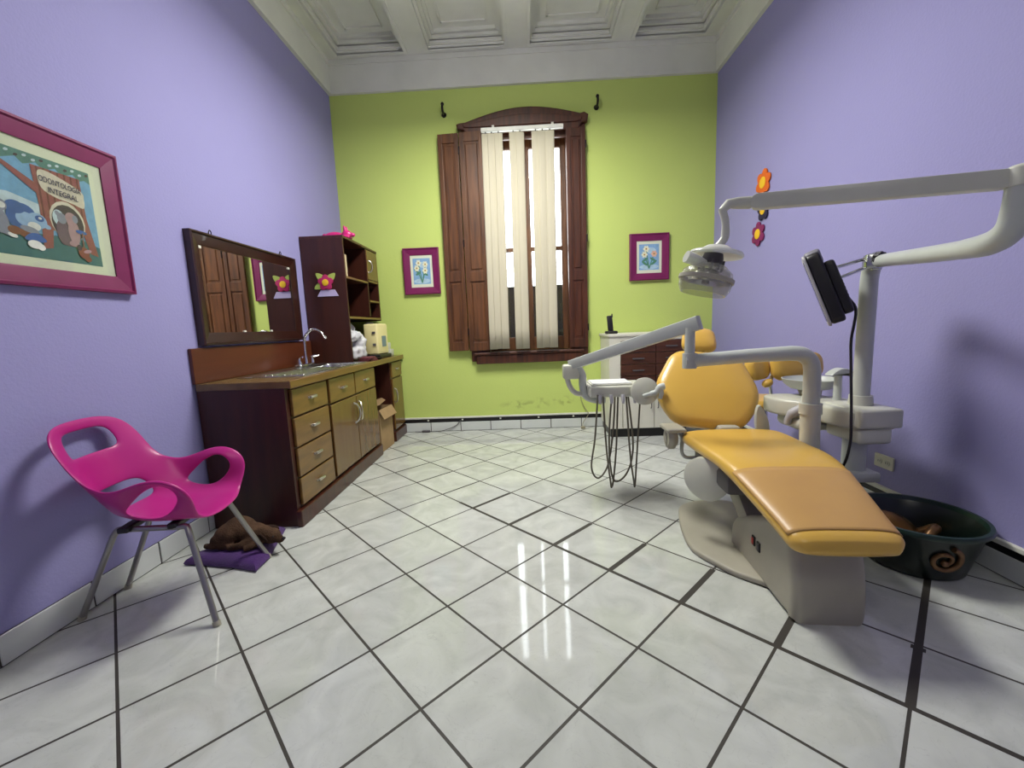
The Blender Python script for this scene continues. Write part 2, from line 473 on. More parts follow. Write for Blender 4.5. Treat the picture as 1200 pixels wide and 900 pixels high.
b = MB(); b.box((XL - 0.3, YF - 0.3, -0.12), (XR + 0.3, YB + 0.02, 0.0)); fl = b.build('floor', M['floor'], loc=(0, 0, 0)); tag(fl, 'glossy white floor tiles laid on the diagonal', 'floor', kind='structure')
b = MB(); b.box((XL - 0.3, YF - 0.3, 0), (XL, YB + 0.35, ZT + 0.1)); tag(b.build('wall_left', M['purple']), 'purple wall behind the sink cabinet', 'wall', kind='structure')
b = MB(); b.box((XR, YF - 0.3, 0), (XR + 0.3, YB + 0.35, ZT + 0.1)); tag(b.build('wall_right', M['purple']), 'purple wall behind the dental chair', 'wall', kind='structure')
b = MB(); b.box((XL, YF - 0.3, 0), (XR, YF, ZT + 0.1)); tag(b.build('wall_front', M['purple']), 'purple wall opposite the window', 'wall', kind='structure')


def green_wall_material():
    m = M['green'].copy(); m.name = 'green_paint_scuffed'
    nt = m.node_tree; L = nt.links; b_ = nt.nodes['Principled BSDF']
    src = b_.inputs['Base Color'].links[0].from_socket
    tc = nd(nt, 'ShaderNodeTexCoord')
    total = None
    # soot coloured scuffs with shapes of their own, low on the wall
    for cx, cz, rx, rz_ in ((0.0, 0.27, 0.34, 0.06), (0.42, 0.30, 0.10, 0.07), (0.24, 0.33, 0.16, 0.04), (0.98, 0.42, 0.16, 0.12)):
        mp = nd(nt, 'ShaderNodeMapping'); mp.vector_type = 'POINT'
        mp.inputs['Location'].default_value = (-cx / rx, 0, -cz / rz_); mp.inputs['Scale'].default_value = (1 / rx, 0, 1 / rz_)
        L.new(tc.outputs['Object'], mp.inputs[0])
        ln = nd(nt, 'ShaderNodeVectorMath', operation='LENGTH'); L.new(mp.outputs[0], ln.inputs[0])
        mr = nd(nt, 'ShaderNodeMapRange'); mr.inputs[1].default_value = 1.0; mr.inputs[2].default_value = 0.2; mr.inputs[3].default_value = 0; mr.inputs[4].default_value = 1
        L.new(ln.outputs['Value'], mr.inputs[0])
        if total is None: total = mr.outputs[0]
        else:
            a = nd(nt, 'ShaderNodeMath', operation='MAXIMUM'); L.new(total, a.inputs[0]); L.new(mr.outputs[0], a.inputs[1]); total = a.outputs[0]
    n = nd(nt, 'ShaderNodeTexNoise'); n.inputs['Scale'].default_value = 9; n.inputs['Detail'].default_value = 5; n.inputs['Distortion'].default_value = 1
    L.new(tc.outputs['Object'], n.inputs['Vector'])
    mr = nd(nt, 'ShaderNodeMapRange'); mr.inputs[1].default_value = 0.48; mr.inputs[2].default_value = 0.62; L.new(n.outputs['Fac'], mr.inputs[0])
    pr = nd(nt, 'ShaderNodeMath', operation='MULTIPLY'); L.new(total, pr.inputs[0]); L.new(mr.outputs[0], pr.inputs[1])
    p2 = nd(nt, 'ShaderNodeMath', operation='MULTIPLY'); L.new(pr.outputs[0], p2.inputs[0]); p2.inputs[1].default_value = 0.55
    mx = nd(nt, 'ShaderNodeMix', data_type='RGBA'); L.new(p2.outputs[0], mx.inputs['Factor']); L.new(src, mx.inputs['A']); mx.inputs['B'].default_value = (*srgb(96, 104, 60), 1)
    L.new(mx.outputs['Result'], b_.inputs['Base Color'])
    return m


b = MB()
WT = 0.32
b.box((XL, YB, 0), (OX0, YB + WT, ZT + 0.1)); b.box((OX1, YB, 0), (XR, YB + WT, ZT + 0.1))
b.box((OX0, YB, 0), (OX1, YB + WT, OZ0)); b.box((OX0, YB, OZ1), (OX1, YB + WT, ZT + 0.1))
tag(b.build('wall_back', green_wall_material(), loc=(0, 0, 0)), 'lime green wall with the tall window', 'wall', kind='structure')

# plaster frieze around the top of the walls, standing proud of the paint
fz = 0.035
b = MB()
b.box((XL, YB - fz, ZW), (XR, YB, ZT + 0.1)); b.box((XL, YF, ZW), (XL + fz, YB - fz, ZT + 0.1)); b.box((XR - fz, YF, ZW), (XR, YB - fz, ZT + 0.1))
b.box((XL + fz, YB - fz - 0.012, ZC - 0.05), (XR - fz, YB - fz, ZC)); b.box((XL + fz, YF, ZC - 0.05), (XL + fz + 0.012, YB - fz, ZC)); b.box((XR - fz - 0.012, YF, ZC - 0.05), (XR - fz, YB - fz, ZC))
tag(b.build('trim_1', M['plaster']), 'plaster frieze band above the painted walls', 'trim', kind='structure')

# coffered ceiling: flat ribs at ZC, stepped recesses above
b = MB()
xs = [(-1.73, -1.075), (-0.835, -0.10), (0.145, 0.92), (1.14, 1.80)]
ys = []
yy = YB - 0.11
while yy > YF + 0.9:
    ys.append((yy - 0.86, yy)); yy -= 1.08
ex = [XL] + [v for p in xs for v in p] + [XR]
for i in range(0, len(ex), 2):
    b.box((ex[i], YF, ZC), (ex[i + 1], YB, ZT + 0.05))
ey = [YF] + [v for p in reversed(ys) for v in p] + [YB]
for i in range(0, len(ey), 2):
    for x0, x1 in xs:
        b.box((x0, ey[i], ZC), (x1, ey[i + 1], ZT + 0.05))
b.box((XL, YF, ZT + 0.05), (XR, YB, ZT + 0.12))
for x0, x1 in xs:
    for y0, y1 in ys:
        for ins, z, h in ((0.0, ZC - 0.012, 0.02), (0.022, ZC + 0.03, 0.03), (0.05, ZC + 0.07, 0.025), (0.075, ZC + 0.10, 0.05)):
            w = 0.03
            # square moulding rings stepping up into the coffer
            b.box((x0 + ins - w, y0 + ins - w, z), (x0 + ins, y1 - ins + w, z + h)); b.box((x1 - ins, y0 + ins - w, z), (x1 - ins + w, y1 - ins + w, z + h))
            b.box((x0 + ins, y0 + ins - w, z), (x1 - ins, y0 + ins, z + h)); b.box((x0 + ins, y1 - ins, z), (x1 - ins, y1 - ins + w, z + h))
        b.box((x0, y0, ZC + 0.13), (x1, y1, ZC + 0.16))
        # inner panel border
        b.box((x0 + 0.15, y0 + 0.15, ZC + 0.118), (x1 - 0.15, y0 + 0.165, ZC + 0.13)); b.box((x0 + 0.15, y1 - 0.165, ZC + 0.118), (x1 - 0.15, y1 - 0.15, ZC + 0.13))
        b.box((x0 + 0.15, y0 + 0.15, ZC + 0.118), (x0 + 0.165, y1 - 0.15, ZC + 0.13)); b.box((x1 - 0.165, y0 + 0.15, ZC + 0.118), (x1 - 0.15, y1 - 0.15, ZC + 0.13))
tag(b.build('ceiling', M['plaster']), 'coffered plaster ceiling', 'ceiling', kind='structure')


# tiled baseboards with dark joints
def baseboard(name, p0, p1, inward, h, first, step=0.332):
    b = MB(); p0 = Vector((*p0, 0)); p1 = Vector((*p1, 0)); d = (p1 - p0); ln = d.length; d.normalize(); n = Vector((*inward, 0))
    F_ = Matrix(((d.x, n.x, 0, p0.x), (d.y, n.y, 0, p0.y), (0, 0, 1, 0), (0, 0, 0, 1)))
    b.mi = 1; b.box((0, 0, 0), (ln, 0.006, h), F_)
    b.mi = 0
    t = first - step
    while t < ln:
        a, e = max(t + 0.004, 0), min(t + step - 0.004, ln)
        if e > a: b.box((a, 0.0, 0.004), (e, 0.011, h), F_, bev=0.002, seg=1)
        t += step
    return tag(b.build(name, [M['wall_tile'], M['grout']]), None, None, kind='structure')


baseboard('baseboard_left', (XL, YF), (XL, YB), (1, 0), 0.114, 0.235)
baseboard('baseboard_back', (XL, YB), (XR, YB), (0, -1), 0.10, 0.15)
baseboard('baseboard_right', (XR, YF), (XR, YB), (-1, 0), 0.10, 0.2)
b = MB(); b.mi = 1; b.box((XL, YB - 0.006, 0.10), (XR, YB, 0.145)); b.mi = 0; b.box((XL, YB - 0.020, 0.143), (XR, YB, 0.162), bev=0.004)
for x in (-1.1, -0.72, -0.3, 0.12, 0.5): b.box((x - 0.009, YB - 0.012, 0.118), (x + 0.009, YB - 0.004, 0.134))
tag(b.build('trim_2', [M['white_trim'], M['black']]), None, None, kind='structure')
b = MB(); b.mi = 1; b.box((XR - 0.006, YF, 0.10), (XR, YB, 0.138)); b.mi = 0; b.box((XR - 0.022, YF, 0.136), (XR, YB - 0.02, 0.158), bev=0.004)
tag(b.build('trim_3', [M['white_trim'], M['black']]), None, None, kind='structure')

# outside: a grey parapet wall across the way
b = MB(); b.box((-3, YB + 0.42, -0.1), (3, YB + 0.60, 1.55)); b.box((-3, YB + 0.40, 1.55), (3, YB + 0.62, 1.575), bev=0.005)
tag(b.build('wall_outside', M['concrete']), 'grey parapet wall seen through the lower panes', 'wall', kind='structure')

# ------------------------------------------------------------------ window
win = thing('window_1', (0.05, YB, 0.84), 'tall wooden window in the green wall', 'window', kind='structure')
b = MB()
# casing: jamb boards on the wall face, arched head, deep sill
b.box((-0.575, YB - 0.035, 0.76), (-0.40, YB, 3.12), bev=0.006); b.box((0.50, YB - 0.035, 0.76), (0.67, YB, 3.12), bev=0.006)
b.box((-0.40, YB - 0.03, 2.98), (0.50, YB, 3.12))
b.build('casing', M['shutter_dark'], win)
arch = [(-0.60, 3.085), (-0.545, 3.075), (-0.50, 3.03), (0.60, 3.03), (0.635, 3.085), (0.69, 3.10), (0.70, 3.16), (0.66, 3.185)]
for k in range(15):
    t = k / 14; x = 0.62 - 1.14 * t
    arch.append((x, 3.175 + 0.10 * math.sin(math.pi * t) - 0.03 * t))
arch += [(-0.58, 3.14), (-0.61, 3.13)]
b = MB(); b.prism(arch, 0, 0.075, Matrix(((1, 0, 0, 0), (0, 0, -1, YB), (0, 1, 0, 0), (0, 0, 0, 1))), bev=0.012)
inner = [(x * 0.9 + 0.005, 3.10 + (z - 3.10) * 0.55) for x, z in arch if z > 3.07]
b.prism(inner, 0.075, 0.088, Matrix(((1, 0, 0, 0), (0, 0, -1, YB), (0, 1, 0, 0), (0, 0, 0, 1))), bev=0.006)
b.build('arched_head', M['shutter_dark'], win)
b = MB(); b.box((-0.525, YB - 0.075, 0.735), (0.60, YB, 0.83), bev=0.01); b.box((-0.545, YB - 0.09, 0.83), (0.62, YB + 0.05, 0.858), bev=0.008)
b.build('sill', M['shutter_dark'], win)
b = MB()
b.box((OX0, YB, OZ0), (OX0 + 0.06, YB + 0.2, OZ1)); b.box((OX1 - 0.06, YB, OZ0), (OX1, YB + 0.2, OZ1)); b.box((OX0, YB, OZ1 - 0.06), (OX1, YB + 0.2, OZ1))
b.build('jamb', M['shutter_dark'], win)
# two casement sashes: stiles, meeting stile, transom bar
for sx0, sx1 in ((OX0 + 0.06, 0.05), (0.05, OX1 - 0.06)):
    b = MB(); ya, yb_ = YB + 0.12, YB + 0.16
    b.box((sx0, ya, OZ0 + 0.02), (sx0 + 0.055, yb_, OZ1 - 0.06), bev=0.004); b.box((sx1 - 0.055, ya, OZ0 + 0.02), (sx1, yb_, OZ1 - 0.06), bev=0.004)
    for z0, z1 in ((OZ0 + 0.02, OZ0 + 0.16), (1.91, 1.955), (OZ1 - 0.16, OZ1 - 0.06)):
        b.box((sx0 + 0.055, ya, z0), (sx1 - 0.055, yb_, z1), bev=0.004)
    so = b.build('sash', M['shutter_wood'], win)
    b = MB(); b.box((sx0 + 0.05, ya + 0.018, 1.94), (sx1 - 0.05, ya + 0.022, OZ1 - 0.14)); b.build('pane', M['pane'], so)
    b = MB(); b.box((sx0 + 0.05, ya + 0.018, OZ0 + 0.14), (sx1 - 0.05, ya + 0.024, 1.93)); b.build('pane', M['pane'], so)


# panelled shutter leaves folded against the wall
def leaf(parent, x0, x1, y0, y1, z0, z1, m, split):
    b = MB(); th = 0.034
    ln = math.hypot(x1 - x0, y1 - y0); F_ = frame((x0, y0, z0), (x1 - x0, y1 - y0, 0), (0, 0, 1)); h = z1 - z0
    st = 0.042
    b.box((0, -th / 2, 0), (st, th / 2, h), F_, bev=0.004); b.box((ln - st, -th / 2, 0), (ln, th / 2, h), F_, bev=0.004)
    for a, e in ((0, 0.09), (split - 0.05, split + 0.05), (h - 0.09, h)):
        b.box((st, -th / 2, a), (ln - st, th / 2, e), F_, bev=0.003)
    for a, e in ((0.09, split - 0.05), (split + 0.05, h - 0.09)):
        b.box((st, -0.006, a), (ln - st, 0.006, e), F_)
        b.box((st + 0.015, -0.014, a + 0.02), (ln - st - 0.015, 0.014, e - 0.02), F_, bev=0.008, seg=1)
    return b.build('leaf', m, parent)


sh = thing('window_shutter', (-0.59, YB - 0.06, 0.87), 'pair of brown wooden shutter leaves folded open between window and framed picture', 'shutter')
leaf(sh, -0.805, -0.598, YB - 0.045, YB - 0.06, 0.885, 3.05, M['shutter_wood'], 0.77)
leaf(sh, -0.59, -0.352, YB - 0.06, YB - 0.07, 0.88, 3.055, M['shutter_wood'], 0.77)
for z in (1.05, 1.95, 2.85):
    b = MB(); b.cyl((-0.594, YB - 0.08, z), (-0.594, YB - 0.08, z + 0.07), 0.007); b.build('hinge', M['iron'], sh)
sh = thing('window_shutter', (0.58, YB - 0.06, 0.87), 'dark reddish wooden shutter leaf at the right side of the blind', 'shutter')
leaf(sh, 0.475, 0.665, YB - 0.06, YB - 0.05, 0.88, 3.05, M['shutter_dark'], 0.74)
for z in (1.05, 1.95, 2.85):
    b = MB(); b.cyl((0.668, YB - 0.07, z), (0.668, YB - 0.07, z + 0.07), 0.007); b.build('hinge', M['iron'], sh)

# vertical blind, hung in front of the window head
bl = thing('vertical_blind', (0.04, YB - 0.11, 3.03), 'cream vertical blind with loose slats hanging in the window', 'blind')
b = MB(); b.box((-0.36, YB - 0.155, 3.015), (0.445, YB - 0.11, 3.05), bev=0.005); hr = b.build('headrail', M['white_trim'], bl)
for x in (-0.24, 0.34):
    b = MB(); b.box((x - 0.012, YB - 0.14, 3.05), (x + 0.012, YB - 0.06, 3.075), bev=0.003); b.build('bracket', M['white_trim'], bl)
for x0, x1, a in ((-0.357, -0.275, 8), (-0.30, -0.215, 14), (-0.232, -0.150, 6), (-0.085, -0.005, 10), (-0.02, 0.062, 12), (0.133, 0.215, 6), (0.195, 0.285, 14), (0.268, 0.355, 4)):
    b = MB(); zt, zb_ = 3.0, 0.893 + random.uniform(-0.006, 0.006)
    cx = (x0 + x1) / 2; w = (x1 - x0) / 2; rings = []
    rings_z = [zt - (zt - zb_) * k / 10 for k in range(11)]
    tilt = R(a); yo = YB - 0.132 - random.uniform(0, 0.006)
    for z in rings_z:
        ring = []
        lean = -0.012 * (zt - z) / 2.1
        for k in range(9):
            u = -1 + k / 4
            ring.append(Vector((cx + lean + u * w * math.cos(tilt), yo + u * w * math.sin(tilt) - 0.006 * (1 - u * u), z)))
        rings.append(ring)
    b._grid(rings, False, False, False)
    sl = b.build('slat', M['blind'], bl, smooth=True, solid=0.0012)
    b = MB(); b.box((cx - 0.006, YB - 0.136, 2.995), (cx + 0.006, YB - 0.128, 3.018)); b.build('slat_clip', M['black'], sl)

# iron curtain-rod hooks above the window
for x, z, lb in ((-0.735, 3.295, 'black iron rod hook on the green wall, above the paired shutter leaves'), (0.79, 3.285, 'black iron rod hook on the green wall, above the single shutter leaf')):
    b = MB(); b.tube(spline([(x, YB, z - 0.04), (x, YB - 0.07, z - 0.035), (x, YB - 0.085, z), (x, YB - 0.07, z + 0.02)], 5), 0.011, 10)
    b.ball((x, YB - 0.07, z + 0.03), (0.016, 0.016, 0.018)); b.lathe([(0.0, 0), (0.026, 0), (0.022, 0.008), (0, 0.008)], frame((x, YB, z - 0.04), (1, 0, 0), (0, -1, 0)))
    tag(b.build('rod_hook', M['iron'], smooth=True), lb, 'hook', 'rod hooks above the window')


# ------------------------------------------------------------------ framed pictures
def wall_matrix(o, right, normal):
    """local x = right along the wall, y = up, z = out of the wall"""
    r_ = Vector(right); n_ = Vector(normal); u_ = Vector((0, 0, 1))
    return Matrix(((r_.x, u_.x, n_.x, o[0]), (r_.y, u_.y, n_.y, o[1]), (r_.z, u_.z, n_.z, o[2]), (0, 0, 0, 1)))


def picture_frame(b, W, x0, y0, x1, y1, w, d=0.03):
    """mitred frame with raised outer lip"""
    prof = [(0, 0), (0, d), (w * 0.14, d * 1.12), (w * 0.22, d * 0.86), (w * 0.9, d * 0.66), (w, d * 0.6), (w, 0)]
    for (ax, ay, bx, by) in ((x0, y0, x1, y0), (x1, y0, x1, y1), (x1, y1, x0, y1), (x0, y1, x0, y0)):
        dx, dy = bx - ax, by - ay; ln = math.hypot(dx, dy); dx /= ln; dy /= ln; nx, ny = -dy, dx
        r1 = [W @ Vector((ax + dx * t + nx * t, ay + dy * t + ny * t, z)) for t, z in prof]
        r2 = [W @ Vector((bx - dx * t + nx * t, by - dy * t + ny * t, z)) for t, z in prof]
        b._grid([r1, r2])


def flat(b, W, poly, z):
    """thin printed patch lying on the sheet"""
    vs_ = [b.bm.verts.new(W @ Vector((x, y, z))) for x, y in poly]
    f = b.bm.faces.new(vs_); f.material_index = b.mi
    f.normal_update()


def print_mats(cols):
    return [mat('print_' + n, srgb(*c), 0.55, noise=0.4, scale=40, col2=srgb(*[int(v * 0.78) for v in c]), spec=0.3) for n, c in cols]


PM = dict(sky=(120, 170, 206), haze=(196, 214, 222), ground=(66, 112, 118), canopy=(88, 132, 124), trunk=(150, 84, 84), trunk_d=(112, 58, 60), cream=(216, 206, 188),
          blue=(66, 98, 160), blue_l=(150, 180, 214), grey=(140, 142, 160), pink=(176, 140, 148), mauve=(112, 88, 104), brown=(134, 80, 64), white=(226, 226, 222), ink=(48, 48, 72), dark=(72, 56, 70))
pnames = list(PM); pmats = print_mats([(k, PM[k]) for k in pnames]); PI_ = {k: i for i, k in enumerate(pnames)}


def ell(cx, cy_, rx, ry, rot=0, n=18):
    c, s = math.cos(R(rot)), math.sin(R(rot))
    return [(cx + rx * math.cos(t) * c - ry * math.sin(t) * s, cy_ + rx * math.cos(t) * s + ry * math.sin(t) * c) for t in [2 * math.pi * k / n for k in range(n)]]


# big animal poster on the left wall: local x runs away from the camera (+y)
PW, PH = 0.90, 0.625
big = thing('framed_picture', (XL, 1.575, 1.345), 'large framed poster of forest animals in a magenta frame on the purple wall', 'picture')
W = wall_matrix((XL, 2.025 - PW, 1.345), (0, 1, 0), (1, 0, 0))
b = MB(); picture_frame(b, W, 0, 0, PW, PH, 0.075); b.build('frame', M['frame_magenta'], big, smooth=25)
b = MB(); b.box((0.07, 0.06, 0.0), (PW - 0.07, PH - 0.06, 0.012), W); b.build('mat_board', M['mat_board'], big)
ax0, ay0, ax1, ay1 = 0.128, 0.112, PW - 0.13, PH - 0.118
aw, ah = ax1 - ax0, ay1 - ay0
b = MB(); b.mi = PI_['sky']; b.box((ax0, ay0, 0.010), (ax1, ay1, 0.0125), W)
zl = [0.0127]


def amap(x):
    return x if x <= 0 or x >= 1 else min(0.805 + (x - 0.725) * 0.71, 1.0)


def art(c, poly):
    zl[0] += 0.00006; b.mi = PI_[c]
    flat(b, W, [(ax0 + amap(x) * aw, ay0 + y * ah) for x, y in poly], zl[0])


art('haze', [(0, .30), (.55, .30), (.55, .52), (.3, .58), (0, .5)])
art('ground', [(0, 0), (1, 0), (1, .2), (.8, .27), (.5, .24), (.2, .26), (0, .24)])
art('canopy', [(0, 1), (0, .9)] + [(k / 20, .88 + .05 * ((k * 7) % 3) / 2) for k in range(1, 20)] + [(1, .88), (1, 1)])
for k in range(16): art('haze' if k % 3 else 'dark', ell(.03 + k * .063, .945 + .02 * (k % 2), .018, .012, 30))
art('trunk', [(.50, .1), (.52, .5), (.50, .9), (.90, .9), (.91, .5), (.97, .1), (.90, .12), (.86, .3), (.60, .3), (.575, .12)])
for k in range(7): art('trunk_d', [(.535 + k * .055, .4), (.54 + k * .055, .9), (.555 + k * .055, .9), (.55 + k * .055, .4)])
art('trunk', [(.53, .72), (.30, .86), (.18, .90), (.18, .87), (.3, .81), (.53, .62)])
art('cream', smooth_poly([(.545, .84), (.56, .70), (.66, .64), (.80, .62), (.90, .60), (.915, .70), (.90, .77), (.74, .845), (.60, .88)], 4))
art('cream', ell(.735, .42, .15, .20)); art('dark', ell(.735, .40, .137, .185)); art('haze', ell(.66, .44, .05, .08))
art('mauve', ell(.68, .30, .055, .13)); art('grey', ell(.685, .44, .04, .055)); art('grey', ell(.655, .48, .02, .03, 30)); art('mauve', ell(.72, .2, .05, .035))
art('pink', ell(.775, .32, .05, .13)); art('pink', ell(.765, .46, .05, .06)); art('pink', ell(.745, .38, .014, .07, 15)); art('grey', ell(.80, .46, .025, .04)); art('pink', ell(.76, .2, .045, .03))
# blue badger-like animal in the middle
art('blue', ell(.37, .37, .11, .13, -20)); art('blue_l', ell(.40, .35, .08, .07, -25)); art('blue_l', ell(.48, .36, .075, .075, -30)); art('blue', ell(.50, .385, .035, .03)); art('white', ell(.505, .39, .014, .012)); art('white', ell(.45, .30, .05, .04)); art('blue', ell(.33, .45, .07, .06)); art('blue_l', ell(.55, .32, .03, .022, -25))
art('brown', ell(.40, .22, .08, .045)); art('grey', ell(.41, .26, .07, .03, -12))
# grey animals at the left
art('grey', ell(.20, .30, .07, .12, 8)); art('grey', ell(.22, .44, .055, .055)); art('white', ell(.235, .44, .03, .03)); art('blue_l', ell(.17, .47, .03, .05, 30)); art('grey', ell(.24, .2, .07, .025, -20)); art('white', ell(.28, .18, .035, .02, -20)); art('brown', ell(.30, .23, .05, .04))
art('mauve', ell(.07, .28, .06, .13)); art('pink', ell(.075, .44, .05, .06)); art('brown', ell(.06, .2, .07, .04))
# reddish squirrel hanging on the branch
art('brown', ell(.20, .80, .04, .10, 12)); art('brown', ell(.24, .86, .05, .03, 20)); art('trunk_d', ell(.17, .72, .03, .06, -30))
# little toadstool and mouse with a parasol
art('blue', smooth_poly([(.36, .165), (.40, .22), (.46, .235), (.51, .20), (.52, .165), (.44, .15)], 4)); art('white', ell(.43, .125, .055, .04)); art('white', ell(.475, .105, .03, .03))
art('blue', ell(.835, .335, .05, .02, -5)); art('brown', [(.83, .14), (.84, .14), (.848, .33), (.838, .33)]); art('brown', ell(.83, .12, .05, .06)); art('dark', ell(.795, .17, .022, .03)); art('pink', ell(.865, .14, .04, .018, 20)); art('brown', ell(.86, .06, .03, .03))
b.build('print', pmats, big)


def text(parent, body, m, W, size, squeeze=1.0, name='lettering'):
    cu = bpy.data.curves.new('lettering_curve', 'FONT'); cu.body = body; cu.size = size; cu.align_x = 'CENTER'; cu.align_y = 'CENTER'; cu.extrude = 0.0002; cu.offset = 0.00015
    t = bpy.data.objects.new('lettering_tmp', cu); COL.objects.link(t)
    bpy.context.view_layer.update()
    me = bpy.data.meshes.new_from_object(t.evaluated_get(bpy.context.evaluated_depsgraph_get()))
    bpy.data.objects.remove(t); bpy.data.curves.remove(cu)
    me.transform(ROOTM[parent.name].inverted() @ W @ Matrix.Diagonal((squeeze, 1, 1, 1)))
    me.materials.clear(); me.materials.append(m)
    o = bpy.data.objects.new(name, me); COL.objects.link(o); o.parent = parent; ROOTM[o.name] = ROOTM[parent.name]
    return o


zt_ = zl[0] + 0.0006
text(big, 'ODONTOLOGIA', pmats[PI_['ink']], W @ TR(ax0 + .798 * aw, ay0 + .775 * ah, zt_) @ Matrix.Rotation(R(-4), 4, 'Z'), 0.030, 0.70)
text(big, 'INTEGRAL', pmats[PI_['ink']], W @ TR(ax0 + .808 * aw, ay0 + .685 * ah, zt_) @ Matrix.Rotation(R(-4), 4, 'Z'), 0.031, 0.80)
b = MB(); b.box((0.075, 0.065, 0.0165), (PW - 0.075, PH - 0.065, 0.0175), W); b.build('glazing', M['pane'], big)


def small_picture(x0, z0, x1, z1, flowers, label):
    t = thing('framed_picture', ((x0 + x1) / 2, YB, z0), label, 'picture', group='magenta framed flower pictures beside the window')
    W = wall_matrix((x0, YB, z0), (1, 0, 0), (0, -1, 0)); w, h = x1 - x0, z1 - z0
    b = MB(); picture_frame(b, W, 0, 0, w, h, 0.072, 0.034); b.build('frame', M['frame_magenta'], t, smooth=25)
    b = MB(); b.box((0.065, 0.065, 0), (w - 0.065, h - 0.065, 0.014), W); b.build('mat_board', M['mat_board'], t)
    b = MB(); b.mi = 0; X0, Y0, X1, Y1 = 0.098, 0.105, w - 0.098, h - 0.105
    b.box((X0, Y0, 0.012), (X1, Y1, 0.0145), W); z = 0.0147
    for mi, poly in flowers:
        z += 0.0001; b.mi = mi; flat(b, W, [(X0 + px * (X1 - X0), Y0 + py * (Y1 - Y0)) for px, py in poly], z)
    b.build('print', FM, t)


FM = print_mats([('pale_blue', (136, 176, 214)), ('stem_green', (84, 138, 112)), ('petal_cream', (232, 232, 200)), ('heart_ochre', (176, 140, 70)), ('petal_pink', (230, 186, 160)), ('mist', (176, 206, 222))])


def bouquet(blooms, leaves):
    out = [(5, ell(.5, .12, .48, .1)), (5, ell(.6, .75, .25, .12))]
    for x, y, _ in blooms: out.append((1, [(.47, .05), (.53, .05), (x + .02, y), (x - .02, y)]))
    for x, y, a in leaves: out.append((1, ell(x, y, .17, .05, a)))
    for x, y, m_ in blooms:
        for k in range(6): out.append((m_, ell(x + .085 * math.cos(k * 1.047), y + .065 * math.sin(k * 1.047), .07, .05, k * 60)))
        out.append((3, ell(x, y, .045, .035)))
    return out


small_picture(-1.25, 1.497, -0.872, 1.972, bouquet([(.33, .82, 2), (.22, .62, 2), (.72, .76, 2), (.70, .52, 2)], [(.3, .42, 20), (.7, .40, -25), (.2, .52, -30)]),
              'small framed picture of four cream blooms, by the paired shutter leaves')
small_picture(1.11, 1.542, 1.511, 2.01, bouquet([(.36, .82, 2), (.27, .60, 2), (.75, .62, 4)], [(.3, .40, 25), (.7, .40, -25), (.28, .26, -30), (.74, .28, 30)]),
              'small framed picture with one peach bloom, above the brown drawers')

# ------------------------------------------------------------------ mirror
mi = thing('wall_mirror', (XL, 2.955, 1.08), 'rectangular mirror in a dark brown wooden frame above the sink', 'mirror')
W = wall_matrix((XL, 2.40, 1.08), (0, 1, 0), (1, 0, 0))
b = MB(); picture_frame(b, W, 0, 0, 1.105, 0.655, 0.075, 0.04); b.build('frame', M['mirror_frame'], mi, smooth=25)
b = MB(); b.box((0.07, 0.07, 0), (1.035, 0.585, 0.018), W); b.build('mirror_glass', M['mirror'], mi)
for x, y in ((0.085, 0.57), (1.02, 0.57), (0.40, 0.078), (0.70, 0.078)):
    b = MB(); b.box((x - 0.012, y - 0.008, 0.018), (x + 0.012, y + 0.008, 0.024), W, bev=0.002); b.build('mirror_clip', M['white_trim'], mi)
for y in (0.18, 0.92):
    b = MB(); b.tube(spline([(0, 0, 0), (0.0, 0.018, 0.004), (0.01, 0.03, 0.004), (0.02, 0.018, 0.004), (0.02, 0, 0)], 4), 0.003, 6)
    bmesh.ops.transform(b.bm, matrix=W @ TR(y, 0.655, 0.015), verts=b.bm.verts)
    b.build('hanger', M['iron'], mi)

# ------------------------------------------------------------------ sink cabinet
XF = -1.35          # plane of the fronts
CH = 0.865          # worktop height


def bar_pull(parent, x, y, z, w=0.075):
    b = MB()
    b.box((x, y - w / 2, z - 0.009), (x + 0.022, y + w / 2, z + 0.009), bev=0.007, seg=3)
    b.box((x - 0.002, y - w / 2 - 0.008, z - 0.006), (x + 0.006, y + w / 2 + 0.008, z + 0.006), bev=0.003)
    return b.build('handle', M['nickel'], parent, smooth=True)


def bow_pull(parent, x, y, z, bend, h=0.15):
    b = MB(); pts = []
    for k in range(13):
        t = -1 + k / 6
        pts.append((x + 0.032 * (1 - t * t) ** 0.5 if abs(t) < 1 else x - 0.004, y + bend * (1 - t * t), z + t * h / 2))
    b.tube(pts, 0.0065, 8)
    return b.build('handle', M['nickel'], parent, smooth=True)


def front_panel(parent, name, y0, y1, z0, z1, m, x=XF):
    b = MB(); b.box((x - 0.018, y0, z0), (x, y1, z1), bev=0.003, seg=1)
    return b.build(name, m, parent)


